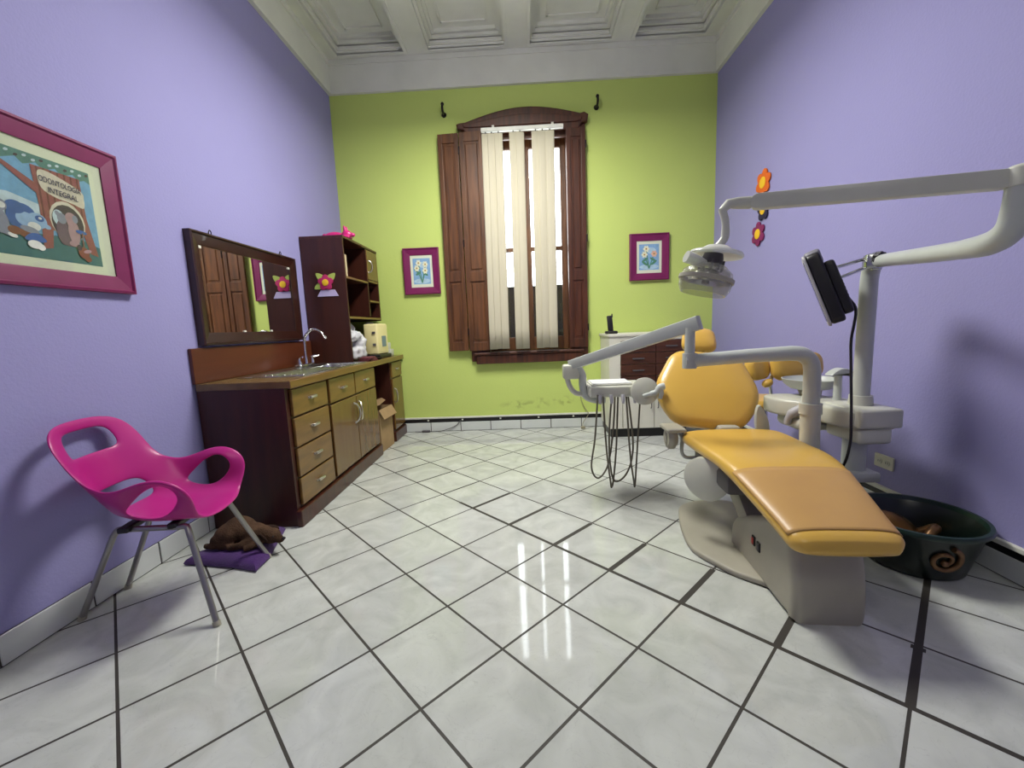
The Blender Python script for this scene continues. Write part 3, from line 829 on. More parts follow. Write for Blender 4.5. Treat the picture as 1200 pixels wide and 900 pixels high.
cb = thing('base_cabinet', (-1.62, 3.03, 0), 'brown wooden sink cabinet with four drawers and two doors', 'cabinet')
b = MB(); b.box((XL + 0.012, 2.325, 0.0), (XF - 0.019, 2.345, 0.825)); b.box((XL + 0.012, 3.715, 0.0), (XF - 0.019, 3.735, 0.825)); b.box((XL + 0.012, 2.345, 0.09), (XF - 0.019, 3.715, 0.108)); b.box((XL + 0.012, 2.345, 0.108), (XL + 0.02, 3.715, 0.82)); b.box((XF - 0.04, 2.345, 0.108), (XF - 0.019, 3.715, 0.825))
b.build('carcass', M['side_wood'], cb)
b = MB(); b.box((XF - 0.022, 2.312, 0.0), (XF + 0.012, 3.745, 0.10), bev=0.006); b.build('plinth', M['dark_wood'], cb)
for z0, z1 in ((0.652, 0.812), (0.470, 0.640), (0.290, 0.458), (0.118, 0.278)):
    d = front_panel(cb, 'drawer', 2.365, 2.795, z0, z1, M['front_wood']); bar_pull(d, XF, 2.585, (z0 + z1) / 2 + 0.005)
for y0, y1 in ((2.832, 3.258), (3.276, 3.712)):
    d = front_panel(cb, 'drawer', y0, y1, 0.645, 0.812, M['front_wood']); bar_pull(d, XF, (y0 + y1) / 2, 0.73)
for y0, y1, hy, bd in ((2.832, 3.262, 3.215, 0.03), (3.272, 3.712, 3.315, -0.03)):
    d = front_panel(cb, 'door', y0, y1, 0.122, 0.632, M['door_wood']); bow_pull(d, XF, hy, 0.50, bd, 0.16)

ce = thing('base_cabinet', (-1.62, 4.37, 0), 'narrow brown base cabinet at the end by the green wall', 'cabinet')
b = MB(); b.box((XL + 0.012, 4.18, 0.0), (XF - 0.019, 4.55, 0.825)); b.build('carcass', M['side_wood'], ce)
b = MB(); b.box((XF - 0.03, 4.17, 0.0), (XF + 0.008, 4.552, 0.10), bev=0.006); b.build('plinth', M['dark_wood'], ce)
d = front_panel(ce, 'drawer', 4.205, 4.535, 0.655, 0.805, M['front_wood']); bar_pull(d, XF, 4.37, 0.735, 0.06)
d = front_panel(ce, 'door', 4.205, 4.535, 0.122, 0.64, M['door_wood']); bow_pull(d, XF, 4.25, 0.47, -0.02, 0.15)

wt = thing('worktop', (-1.6, 3.43, 0.83), 'long brown worktop over both base cabinets', 'worktop')
SX0, SX1, SY0, SY1 = -1.70, -1.40, 3.17, 3.56     # basin cut-out
b = MB()
y0, y1, x0, x1 = 2.315, 4.555, XL + 0.02, -1.33
b.box((x0, y0, 0.827), (x1, SY0, CH)); b.box((x0, SY1, 0.827), (x1, y1, CH)); b.box((x0, SY0, 0.827), (SX0, SY1, CH)); b.box((SX1, SY0, 0.827), (x1, SY1, CH))
b.build('top_slab', M['worktop'], wt)
b = MB(); b.box((x1 - 0.004, y0, 0.822), (x1 + 0.006, y1, CH + 0.003), bev=0.004); b.build('edge_strip', M['front_wood'], wt)
b = MB(); b.box((XL + 0.002, y0, 0.866), (XL + 0.022, 3.655, 1.068), bev=0.003); tag(b.build('splashback', M['splash_wood'], wt), 'reddish brown upright splashback board')

sk = thing('kitchen_sink', (-1.6, 3.15, CH), 'stainless steel sink with drainboard set into the brown worktop', 'sink')
b = MB()
# rim, drainboard with ribs, bowl
zt = CH + 0.006
b.box((-1.80, 2.56, CH), (SX0, 3.62, zt), bev=0.003); b.box((SX1, 2.56, CH), (-1.372, 3.62, zt), bev=0.003)
b.box((SX0, 2.56, CH), (SX1, SY0, zt), bev=0.003); b.box((SX0, SY1, CH), (SX1, 3.62, zt), bev=0.003)
for k in range(7): b.box((-1.66 + k * 0.04, 2.62, zt), (-1.645 + k * 0.04, 3.10, zt + 0.004), bev=0.0018, seg=1)
b.build('drainboard', M['steel'], sk, smooth=30)
b = MB()
rings = []
for s_, z in ((1.0, zt), (0.985, zt - 0.01), (0.93, CH - 0.13), (0.82, CH - 0.15), (0.1, CH - 0.155)):
    cx, cy_ = (SX0 + SX1) / 2, (SY0 + SY1) / 2; hx, hy = (SX1 - SX0) / 2 * s_, (SY1 - SY0) / 2 * s_
    rings.append([Vector((px, py, z)) for px, py in rrect(cx - hx, cy_ - hy, cx + hx, cy_ + hy, min(hx, hy) * 0.3)])
b._grid(rings, True, False, True); b.build('bowl', M['steel'], sk, smooth=60, solid=0.0015)

fc = thing('gooseneck_faucet', (-1.755, 3.33, CH + 0.006), 'chrome gooseneck faucet with two taps behind the sink', 'faucet')
fx, fy, z0 = -1.755, 3.33, CH + 0.006
b = MB(); b.box((fx - 0.028, fy - 0.13, z0), (fx + 0.028, fy + 0.13, z0 + 0.022), bev=0.01, seg=3); b.build('base_plate', M['chrome'], fc, smooth=True)
b = MB(); b.cyl((fx, fy, z0 + 0.02), (fx, fy, z0 + 0.075), 0.017, 0.013)
b.tube(spline([(fx, fy, z0 + 0.07), (fx, fy, z0 + 0.15), (fx + 0.01, fy, z0 + 0.23), (fx + 0.07, fy + 0.0, z0 + 0.287), (fx + 0.135, fy, z0 + 0.27), (fx + 0.17, fy, z0 + 0.222)], 7), 0.0105, 12)
b.cyl((fx + 0.165, fy, z0 + 0.228), (fx + 0.176, fy, z0 + 0.208), 0.014); b.build('spout', M['chrome'], fc, smooth=True)
for s_ in (-1, 1):
    b = MB(); yy = fy + s_ * 0.10; b.lathe([(0.02, 0), (0.016, 0.02), (0.011, 0.04), (0.013, 0.05), (0.0, 0.055)], TR(fx, yy, z0 + 0.02), 16)
    b.tube([(fx - 0.01, yy, z0 + 0.068), (fx + 0.012, yy + s_ * 0.012, z0 + 0.074), (fx + 0.045, yy + s_ * 0.03, z0 + 0.08)], [0.007, 0.008, 0.006], 8); b.build('tap_handle', M['chrome'], fc, smooth=True)

# ------------------------------------------------------------------ shelf unit on the worktop
su = thing('shelf_unit', (-1.70, 4.1, CH), 'tall dark brown shelf unit standing on the worktop', 'shelf')
sx0, sx1, sy0, sy1, sz0, sz1 = XL + 0.005, -1.515, 3.665, 4.50, CH, 1.925
ym = 4.205
b = MB(); b.box((sx0, sy0, sz0), (sx1, sy0 + 0.022, sz1), bev=0.002); b.build('side_panel', M['side_wood'], su)
b = MB(); b.box((sx0, sy1 - 0.022, 1.235), (sx1, sy1, sz1)); b.build('side_panel', M['side_wood'], su)
b = MB(); b.box((sx0, sy0, sz1), (sx1 + 0.004, sy1, sz1 + 0.02), bev=0.002); b.build('top_panel', M['dark_wood'], su)
b = MB(); b.box((sx0, sy0 + 0.022, sz0), (sx0 + 0.008, sy1 - 0.022, sz1)); b.build('back_panel', M['side_wood'], su)
b = MB(); b.box((sx0, ym - 0.01, 1.275), (sx1 - 0.004, ym + 0.01, sz1)); b.build('divider', M['side_wood'], su)
for a, e, z in ((sy0 + 0.022, ym - 0.01, 1.60), (sy0 + 0.022, sy1 - 0.022, 1.255), (ym + 0.01, sy1 - 0.022, 1.62), (ym + 0.01, sy1 - 0.022, 1.425)):
    b = MB(); b.box((sx0 + 0.008, a, z - 0.009), (sx1 - 0.002, e, z + 0.009)); b.mi = 1; b.box((sx1 - 0.004, a, z - 0.009), (sx1, e, z + 0.009)); b.build('shelf', [M['side_wood'], M['front_wood']], su)
b = MB(); b.box((sx1 - 0.018, ym + 0.004, 1.635), (sx1 + 0.002, sy1 - 0.004, 1.918), bev=0.003); d = b.build('door', M['door_wood'], su); bow_pull(d, sx1, 4.245, 1.76, 0.015, 0.12)
for y, h, m_, lb in ((3.72, 0.21, 'book_a', 'cream book standing at the near end of the upper shelf'), (3.765, 0.235, 'book_b', 'tan book in the middle of three on the upper shelf'), (3.805, 0.20, 'book_a', 'shorter cream book at the inner end of three on the upper shelf')):
    b = MB(); b.box((-1.74, y, 1.609), (-1.56, y + 0.032, 1.609 + h), bev=0.002); o = tag(b.build('book', M[m_]), lb, 'book', 'books on the upper shelf')
    b = MB(); b.box((-1.736, y + 0.004, 1.612), (-1.5635, y + 0.028, 1.609 + h + 0.001)); b.build('pages', M['paper'], o)


# foam flowers
def petal_poly(r0, r1, n, rot=0, sq=1.0):
    out = []
    for k in range(n * 10):
        a = 2 * math.pi * k / (n * 10); rr = r0 + (r1 - r0) * abs(math.cos((a - rot) * n / 2)) ** 0.8
        out.append((rr * math.cos(a) * sq, rr * math.sin(a)))
    return out


def foam_flower(name, loc, right, normal, r, n, m1, m2, label, cat, group=None, rot=0.3, extra=False, th=0.012, sq=1.0):
    t = thing(name, loc, label, cat, group=group); W = wall_matrix(loc, right, normal)
    if extra:
        for ang in (42, 135, 205):
            b = MB(); c, s_ = math.cos(R(ang)), math.sin(R(ang)); lf = [(0.02, 0), (0.05, 0.028), (0.09, 0.02), (0.12, 0), (0.09, -0.022), (0.05, -0.028)]
            lf = smooth_poly([(x * 0.95, y) for x, y in lf], 4)
            b.prism([(x * c - y * s_, x * s_ + y * c) for x, y in lf], 0.0, 0.008, W, bev=0.002, seg=1); b.build('leaf', M['leaf'], t)
        b = MB(); b.prism([(-0.085, -0.115), (0.10, -0.115), (0.07, -0.06), (-0.05, -0.06)], 0, 0.006, W); b.build('backing', M['lilac'], t)
    b = MB(); b.prism(petal_poly(r * 0.68, r, n, rot, sq), 0.004, 0.004 + th, W, bev=0.003, seg=2); b.build('petals', m1, t, smooth=30)
    b = MB(); b.prism(circle(r * 0.42, 24, 0, 0, sq, 1), 0.004 + th, 0.008 + th, W, bev=0.002); b.build('flower_centre', m2, t, smooth=30)
    return t


foam_flower('foam_flower', (-1.685, sy0, 1.555), (1, 0, 0), (0, -1, 0), 0.068, 5, M['flower_pink'], M['foam_yellow'], 'raspberry foam flower with lime leaves on the shelf unit side', 'wall decoration', extra=True, rot=R(90))
foam_flower('foam_flower', (XR, 3.66, 2.19), (0, -1, 0), (-1, 0, 0), 0.105, 6, M['orange'], M['foam_yellow'], 'orange foam flower, topmost of three on the purple wall', 'wall decoration', 'foam flowers on the purple wall')
foam_flower('foam_flower', (XR, 3.645, 1.975), (0, -1, 0), (-1, 0, 0), 0.085, 5, M['navy'], M['foam_yellow'], 'navy foam flower half hidden behind the white lamp arm', 'wall decoration', 'foam flowers on the purple wall')
foam_flower('foam_flower', (XR, 3.71, 1.80), (0, -1, 0), (-1, 0, 0), 0.098, 6, M['plum'], M['foam_yellow'], 'plum foam flower, lowest of three on the purple wall', 'wall decoration', 'foam flowers on the purple wall', rot=R(90))

# pink vinyl animal on top of the shelf unit
tb = MB(); zt = 1.945
px, py = -1.60, 3.86
tb.ball((px - 0.06, py, zt + 0.035), (0.085, 0.04, 0.034)); tb.ball((px + 0.055, py, zt + 0.04), (0.045, 0.04, 0.04)); tb.ball((px + 0.10, py, zt + 0.036), (0.028, 0.022, 0.02))
for s_ in (-1, 1):
    tb.ball((px + 0.045, py + s_ * 0.022, zt + 0.085), (0.013, 0.009, 0.034), euler(0, R(-8), 0)); tb.ball((px + 0.05, py + s_ * 0.035, zt + 0.015), (0.04, 0.016, 0.015)); tb.ball((px - 0.10, py + s_ * 0.035, zt + 0.016), (0.04, 0.018, 0.016))
tb.ball((px - 0.15, py, zt + 0.045), (0.018, 0.012, 0.012))
tag(tb.build('toy_animal', M['pink_toy'], remesh=0.005), 'shiny pink toy animal lying on top of the shelf unit', 'toy')

# ------------------------------------------------------------------ things on the worktop under the shelves
yb = thing('countertop_appliance', (-1.48, 4.20, CH), 'upright cream appliance with blue badge on the worktop', 'appliance', rz=R(-4))
Wb = ROOTM[yb.name]
b = MB(); b.box((-0.07, -0.13, 0.035), (0.07, 0.13, 0.335), Wb, bev=0.018, seg=3); b.build('body', M['cream'], yb, smooth=40)
b = MB(); b.box((0.068, -0.03, 0.11), (0.075, 0.065, 0.215), Wb, bev=0.003); b.build('badge', M['badge'], yb)
b = MB(); b.box((-0.09, -0.15, 0.0), (0.09, 0.145, 0.036), Wb, bev=0.008); b.build('base', M['black'], yb)
for z in (0.12, 0.235):
    b = MB(); b.box((0.02, -0.14, z), (0.05, -0.127, z + 0.025), Wb, bev=0.004); b.build('latch', M['dark_grey'], yb)
# white plastic film heap
b = MB()
for k in range(22):
    cx, cy_, cz = -1.59 + random.uniform(-0.09, 0.07), 3.82 + random.uniform(-0.07, 0.17), CH + 0.10 + random.uniform(0, 0.20)
    b.ball((cx, cy_, cz), (random.uniform(0.03, 0.06), random.uniform(0.03, 0.07), random.uniform(0.025, 0.06)), euler(random.random(), random.random(), random.random()), 10, 7)
b.box((-1.71, 3.72, CH + 0.02), (-1.50, 4.0, CH + 0.12), bev=0.02)
o = b.build('plastic_bag', M['paper'], remesh=0.012); tag(o, 'crumpled white plastic bag heaped beside the cream appliance', 'bag')
tx = bpy.data.textures.new('crumple', 'CLOUDS'); tx.noise_scale = 0.04
d = o.modifiers.new('crumple', 'DISPLACE'); d.texture = tx; d.strength = 0.035
b = MB()
for k in range(5): b.box((-0.05, -0.09, k * 0.007), (0.05, 0.09, k * 0.007 + 0.006), TR(-1.425, 3.79, CH + 0.001) @ euler(0, 0, R(5 * k - 10)), bev=0.001, seg=1)
tag(b.build('paper_stack', [M['maroon_paper']]), 'maroon papers stacked on the worktop before the white plastic bag', 'papers')
b = MB(); b.lathe([(0.0, 0), (0.045, 0), (0.06, 0.012), (0.062, 0.02), (0.055, 0.014), (0, 0.008)], TR(-1.41, 3.96, CH)); tag(b.build('tray_dish', M['black'], smooth=40), 'small black dish lying before the white plastic bag', 'dish')
b = MB(); b.box((-0.02, -0.085, 0), (0.02, 0.085, 0.36), TR(-1.62, 4.44, CH) @ euler(0, 0, R(0)), bev=0.02, seg=3); o = tag(b.build('dispenser_bottle', M['paper'], smooth=40), 'tall slim white dispenser behind the cream appliance', 'dispenser')
b = MB(); b.box((-1.598, 4.375, CH + 0.08), (-1.594, 4.505, CH + 0.33), bev=0.0015); b.build('label_strip', M['cab_white'], o)
b = MB(); b.box((-1.53, 4.41, CH), (-1.41, 4.52, CH + 0.07), bev=0.01); b.box((-1.51, 4.43, CH + 0.07), (-1.43, 4.50, CH + 0.14), bev=0.012); tag(b.build('ivory_holder', M['unit_white'], smooth=40), 'small ivory holder at the far end of the worktop', 'holder')


# cardboard in the knee hole
def carton(x0, y0, x1, y1, h, lean, flaps, label):
    Wc = TR((x0 + x1) / 2, (y0 + y1) / 2, 0) @ lean; hx, hy = (x1 - x0) / 2, (y1 - y0) / 2
    t = thing('cardboard_box', ((x0 + x1) / 2, (y0 + y1) / 2, 0), label, 'box', group='cardboard boxes under the worktop')
    b = MB(); th = 0.005
    b.box((-hx, -hy, 0), (hx, hy, th), Wc); b.box((-hx, -hy, 0), (-hx + th, hy, h), Wc); b.box((hx - th, -hy, 0), (hx, hy, h), Wc); b.box((-hx, -hy, 0), (hx, -hy + th, h), Wc); b.box((-hx, hy - th, 0), (hx, hy, h), Wc)
    b.build('carton_body', M['cardboard'], t)
    for kind in flaps:
        b = MB()
        if kind == 'front': b.box((0, -hy, -0.002), (0.002 + hx, hy, 0.003), Wc @ TR(hx, 0, h) @ euler(0, R(62), 0))
        if kind == 'far': b.box((-hx, 0, -0.002), (hx, 0.11, 0.003), Wc @ TR(0, hy, h) @ euler(R(40), 0, 0))
        if kind == 'near': b.box((-hx, -0.09, -0.002), (hx, 0, 0.003), Wc @ TR(0, -hy, h) @ euler(R(-70), 0, 0))
        b.build('flap', M['cardboard'], t)
    return t


carton(-1.55, 3.80, -1.36, 4.12, 0.40, euler(0, 0, R(-3)), ['front'], 'tall open cardboard box with a folded flap, in front under the worktop')
carton(-1.80, 3.80, -1.60, 4.13, 0.56, euler(0, 0, 0), ['near'], 'taller cardboard box at the back under the worktop')
b = MB(); b.prism([(0, 0), (0.30, 0.02), (0.33, 0.2), (0.20, 0.34), (0.02, 0.28)], 0, 0.006, TR(-1.545, 3.84, 0.401) @ euler(R(8), R(-12), 0) @ Matrix.Diagonal((0.55, 0.85, 1, 1)))
tag(b.build('cardboard_sheet', M['cardboard']), 'torn flat cardboard sheet lying on the front carton under the worktop', 'cardboard')

# ------------------------------------------------------------------ magenta shell armchair
ch = thing('shell_armchair', (-1.585, 1.69, 0), 'glossy magenta plastic armchair with cut-outs and grey steel legs', 'chair', rz=0.0)
CU = Vector((0.985, 0.175, 0)).normalized(); CV = Vector((-CU.y, CU.x, 0)); CO = Vector((-1.585, 1.69, 0))


def cw(f, v, z):
    return CO + CU * f + CV * v + Vector((0, 0, z))


rows_f = [[-.27, -.268, -.252, -.232], [-.262, -.26, -.245, -.205], [-.235, -.23, -.21, -.165], [-.215, -.21, -.18, -.12], [-.19, -.185, -.15, -.07],
          [-.13, -.125, -.095, -.01], [0, 0, .01, .05], [.11, .11, .115, .13], [.20, .20, .20, .205], [.262, .258, .248, .235]]
rows_v = [[0, .08, .14, .178], [0, .07, .115, .208], [0, .075, .125, .215], [0, .08, .14, .21], [0, .07, .12, .205],
          [0, .075, .125, .195], [0, .075, .13, .19], [0, .075, .13, .19], [0, .08, .14, .195], [0, .08, .135, .18]]
rows_z = [[.815, .813, .803, .778], [.768, .768, .758, .738], [.672, .672, .675, .668], [.60, .60, .60, .592], [.515, .515, .52, .532],
          [.43, .43, .44, .467], [.395, .397, .41, .437], [.39, .393, .403, .43], [.398, .40, .41, .435], [.388, .39, .40, .425]]
arm = [[(-.035, .222, .557), (-.01, .215, .527), (.025, .205, .50)], [(.045, .238, .585), (.055, .225, .57), (.065, .206, .546)],
       [(.125, .246, .605), (.125, .23, .60), (.125, .206, .578)], [(.205, .24, .587), (.19, .225, .58), (.17, .203, .56)],
       [(.258, .225, .52), (.238, .215, .52), (.20, .20, .51)]]
b = MB(); bm = b.bm; V = {}
for r in range(10):
    for c in range(-3, 4):
        a = abs(c); V[r, c] = bm.verts.new(cw(rows_f[r][a], rows_v[r][a] * (1 if c >= 0 else -1), rows_z[r][a]))
for r in range(9):
    for c in range(-3, 3):
        if r == 1 and -2 <= c <= 1: continue
        if r == 4 and -2 <= c <= 1: continue
        bm.faces.new((V[r, c], V[r, c + 1], V[r + 1, c + 1], V[r + 1, c]))
for s_ in (1, -1):
    prev = [V[3, 3 * s_], V[4, 3 * s_], V[5, 3 * s_]]
    for st in arm:
        cur = [bm.verts.new(cw(p[0], p[1] * s_, p[2])) for p in st]
        for i in range(2): bm.faces.new((prev[i], prev[i + 1], cur[i + 1], cur[i]))
        prev = cur
    cur = [V[9, 3 * s_], V[8, 3 * s_], V[7, 3 * s_]]
    for i in range(2): bm.faces.new((prev[i], prev[i + 1], cur[i + 1], cur[i]))
shell = b.build('seat_shell', M['magenta'], ch, smooth=True)
d = shell.modifiers.new('solid', 'SOLIDIFY'); d.thickness = 0.016; d.offset = 0
d = shell.modifiers.new('sub', 'SUBSURF'); d.levels = 2; d.render_levels = 3
for name, rear, front, v0 in (('leg_loop', (-1.853, 1.535), (-1.25, 1.489), -0.13), ('leg_loop', (-1.86, 1.745), (-1.345, 1.985), 0.13)):
    p1 = cw(-0.10, v0 * 0.85, 0.372); p2 = cw(0.17, v0 * 1.1, 0.372)
    rf, ff = Vector((*rear, 0.004)), Vector((*front, 0.004))
    k1 = p1.lerp(rf, 0.12); k1.z = 0.345; k2 = p2.lerp(ff, 0.12); k2.z = 0.345
    q1 = p1.lerp(p2, 0.10); q2 = p2.lerp(p1, 0.10)
    pts = [rf, rf.lerp(k1, 0.5), k1.lerp(rf, 0.08)] + spline([k1, p1, q1], 5) + [q1.lerp(q2, 0.5)] + spline([q2, p2, k2], 5) + [k2.lerp(ff, 0.08), ff.lerp(k2, 0.5), ff]
    b = MB(); b.tube(pts, 0.0115, 12); lg = b.build(name, M['leg_steel'], ch, smooth=True)
    for p, e in ((rf, k1), (ff, k2)):
        b = MB(); b.cyl(Vector((p.x, p.y, 0.0)), p.lerp(e, 0.04), 0.014); b.build('foot_cap', M['base_grey'], lg, smooth=True)
for f in (-0.06, 0.12):
    b = MB(); b.box((-0.02, -0.15, 0.368), (0.02, 0.15, 0.392), Matrix(((CU.x, CV.x, 0, CO.x + CU.x * f), (CU.y, CV.y, 0, CO.y + CU.y * f), (0, 0, 1, 0), (0, 0, 0, 1))), bev=0.006); b.build('mount', M['black'], ch)

# ------------------------------------------------------------------ dog on a purple cushion beside the cabinet
DC = Vector((-1.52, 2.07, 0))
b = MB(); pil = [(p[0] - DC.x, p[1] - DC.y) for p in ((-1.745, 1.925), (-1.64, 1.917), (-1.45, 1.882), (-1.325, 1.85), (-1.33, 1.97), (-1.37, 2.10), (-1.425, 2.28), (-1.52, 2.272), (-1.615, 2.28), (-1.66, 2.15), (-1.70, 2.03))]
b.pillow(pil, [(0.97, 0.002), (1.0, 0.012), (0.95, 0.028), (0.82, 0.045), (0.5, 0.052), (0.1, 0.053)], TR(DC.x, DC.y, 0)); cu_ = b.build('floor_cushion', M['purple_cloth'], smooth=True)
tag(cu_, 'flat purple cloth cushion on the floor under the brown dog', 'cushion')
dg = thing('dog', (DC.x, DC.y, 0.05), 'brown dog curled up asleep on the purple floor cushion', 'dog')
b = MB(); dz = 0.05


def dl(x, y, z): return (DC.x + x, DC.y + y, dz + z)


b.ball(dl(-0.02, 0.0, 0.06), (0.085, 0.075, 0.075)); b.ball(dl(-0.055, -0.02, 0.05), (0.085, 0.075, 0.065), euler(0, R(-18), 0)); b.ball(dl(0.05, -0.01, 0.048), (0.085, 0.062, 0.055)); b.ball(dl(0.11, -0.02, 0.045), (0.06, 0.05, 0.048))
b.ball(dl(-0.075, -0.075, 0.03), (0.06, 0.026, 0.034), euler(0, R(20), R(-6))); b.tube([dl(-0.10, -0.08, 0.02), dl(-0.135, -0.075, 0.014), dl(-0.165, -0.07, 0.012)], [0.02, 0.016, 0.014], 10)
b.tube([dl(0.09, -0.06, 0.03), dl(0.04, -0.09, 0.022), dl(-0.005, -0.095, 0.016), dl(-0.03, -0.095, 0.014)], [0.024, 0.02, 0.017, 0.014], 10)
b.tube([dl(0.12, -0.06, 0.028), dl(0.10, -0.10, 0.02), dl(0.07, -0.118, 0.014)], [0.022, 0.018, 0.014], 10)
b.ball(dl(0.165, -0.03, 0.042), (0.048, 0.042, 0.04)); b.ball(dl(0.205, -0.038, 0.03), (0.034, 0.022, 0.021), euler(0, R(12), R(-10)))
b.tube([dl(-0.10, 0.03, 0.04), dl(-0.145, 0.01, 0.02), dl(-0.17, -0.03, 0.012)], [0.02, 0.014, 0.008], 10)
b.build('body', M['dog'], dg, remesh=0.006)
for p, rot in ((dl(0.15, 0.012, 0.065), (R(30), R(25), R(30))), (dl(0.148, -0.072, 0.052), (R(-62), R(25), R(-20)))):
    b = MB(); b.ball(p, (0.032, 0.019, 0.008), euler(*rot)); b.build('ear', M['dog_dark'], dg, smooth=True)
b = MB(); b.ball(dl(0.237, -0.043, 0.033), (0.009, 0.010, 0.008)); b.build('nose', M['black'], dg, smooth=True)
for p in (dl(0.192, -0.06, 0.052), dl(0.20, -0.012, 0.052)):
    b = MB(); b.ball(p, (0.005, 0.004, 0.004)); b.build('eye', M['black'], dg, smooth=True)

# ------------------------------------------------------------------ dental chair
PHI = R(4.4)
dc = thing('dental_chair', (1.05, 1.34, 0), 'yellow padded dental chair on a grey pedestal', 'dental chair', rz=-PHI)
D = ROOTM[dc.name]


def superring(hw, ht, n=28, e=3.2):
    out = []
    for k in range(n):
        a = 2 * math.pi * k / n; c, s_ = math.cos(a), math.sin(a)
        out.append((hw * math.copysign(abs(c) ** (2 / e), c), ht * math.copysign(abs(s_) ** (2 / e), s_)))
    return out


def cushion(stations, D, e=3.2, n=28):
    """stations: (y, z, pitch, half width, half thickness)"""
    b = MB(); rings = []
    for y, z, p, hw, ht in stations:
        cp, sp = math.cos(p), math.sin(p)
        rings.append([D @ Vector((x, y - t * sp, z + t * cp)) for x, t in superring(hw, ht, n, e)])
    b._grid(rings); return b


def prof_path(ctrl, n):
    P = spline(ctrl, n)
    return P


# seat and leg rest in one piece: (y, z of mid thickness, half width)
ctrl = [(0.0, 0.345, 0.155), (0.03, 0.355, 0.178), (0.12, 0.382, 0.19), (0.30, 0.435, 0.218), (0.44, 0.47, 0.24), (0.56, 0.48, 0.252), (0.72, 0.473, 0.262), (0.90, 0.468, 0.27), (0.985, 0.466, 0.265), (1.01, 0.466, 0.245)]
P = spline([(c[0], c[1], c[2]) for c in ctrl], 5)
st = []
for i, p in enumerate(P):
    a = P[max(i - 1, 0)]; e = P[min(i + 1, len(P) - 1)]
    t = i / (len(P) - 1); ht = 0.045
    if p.x < 0.03: ht = 0.026 + 0.019 * (max(p.x, 0) / 0.03) ** 0.5
    if p.x > 0.985: ht = 0.045 - 0.016 * min((p.x - 0.985) / 0.025, 1)
    st.append((p.x, p.y, math.atan2(e.y - a.y, e.x - a.x), p.z, ht))
y0 = st[0]
st = [(y0[0] - 0.012, y0[1] - 0.003, y0[2], y0[3] * 0.9, 0.012)] + st
cushion(st, D).build('seat', M['yellow'], dc, smooth=60)
# worn vinyl cover over the leg rest
cov = [s_ for s_ in st if 0.035 < s_[0] < 0.40]
b = MB(); rings = []
for y, z, p, hw, ht in cov:
    ring = []
    for x, t in superring(hw + 0.002, ht + 0.002, 56, 3.2):
        if t > ht * 0.35: ring.append((x, t))
    ring.sort(key=lambda q_: -q_[0])
    cp, sp = math.cos(p), math.sin(p)
    rings.append([D @ Vector((x, y - t * sp, z + t * cp)) for x, t in ring])
b._grid(rings, False, False, False)
tag(b.build('leg_cover', M['yellow_worn'], dc, smooth=True, solid=0.002), 'dull brownish vinyl cover over the leg rest')

# backrest: six-sided padded shield, reclined
BT = Vector((1.125, 2.70, 0.895)); BB = Vector((1.04, 2.43, 0.505))
upv = (BT - BB).normalized(); rightv = Vector((math.cos(PHI), -math.sin(PHI), 0)); rightv = (rightv - upv * rightv.dot(upv)).normalized(); nv = rightv.cross(upv)
BL_ = (BT - BB).length
Wk = Matrix(((rightv.x, upv.x, nv.x, BB.x), (rightv.y, upv.y, nv.y, BB.y), (rightv.z, upv.z, nv.z, BB.z), (0, 0, 0, 1)))
def fillet(pts, r, n=7):
    out = []
    for i, p in enumerate(pts):
        p = Vector(p); a = Vector(pts[i - 1]); e = Vector(pts[(i + 1) % len(pts)])
        a = p + (a - p).normalized() * min(r, (a - p).length * 0.48); e = p + (e - p).normalized() * min(r, (e - p).length * 0.48)
        for k in range(n + 1):
            t = k / n; q_ = a * (1 - t) ** 2 + p * 2 * t * (1 - t) + e * t * t; out.append((q_.x, q_.y))
    return out


outl = fillet([(-0.175, -0.012), (0.175, -0.012), (0.262, 0.10), (0.302, 0.235), (0.195, BL_ + 0.008), (-0.195, BL_ + 0.008), (-0.302, 0.235), (-0.262, 0.10)], 0.075)
b = MB(); b.pillow(outl, [(0.86, -0.045), (0.95, -0.042), (1.0, -0.02), (1.0, 0.005), (0.975, 0.028), (0.92, 0.042), (0.8, 0.05), (0.5, 0.056), (0.15, 0.058)], Wk)
b.build('backrest', M['yellow'], dc, smooth=60)
b = MB(); b.pillow(outl, [(0.80, -0.075), (0.86, -0.07), (0.88, -0.046)], Wk); b.build('back_shell', M['unit_white'], dc, smooth=40)
# headrest on twin bars
hc = Vector((1.20, 2.98, 0.965))
Wh = Matrix(((rightv.x, upv.x, nv.x, hc.x), (rightv.y, upv.y, nv.y, hc.y), (rightv.z, upv.z, nv.z, hc.z), (0, 0, 0, 1)))
b = MB(); b.pillow(smooth_poly([(-0.09, -0.07), (0.09, -0.07), (0.11, 0.02), (0.075, 0.095), (-0.075, 0.095), (-0.11, 0.02)], 5), [(0.8, -0.03), (0.95, -0.025), (1, 0), (0.95, 0.025), (0.75, 0.04), (0.3, 0.045), (0.1, 0.046)], Wh); b.build('headrest', M['yellow'], dc, smooth=60)
for s_ in (-0.03, 0.03):
    b = MB(); b.cyl(Wk @ Vector((s_, BL_ - 0.12, -0.065)), Wh @ Vector((s_, 0.0, -0.03)), 0.009, n=10); b.build('headrest_bar', M['chrome'], dc, smooth=True)
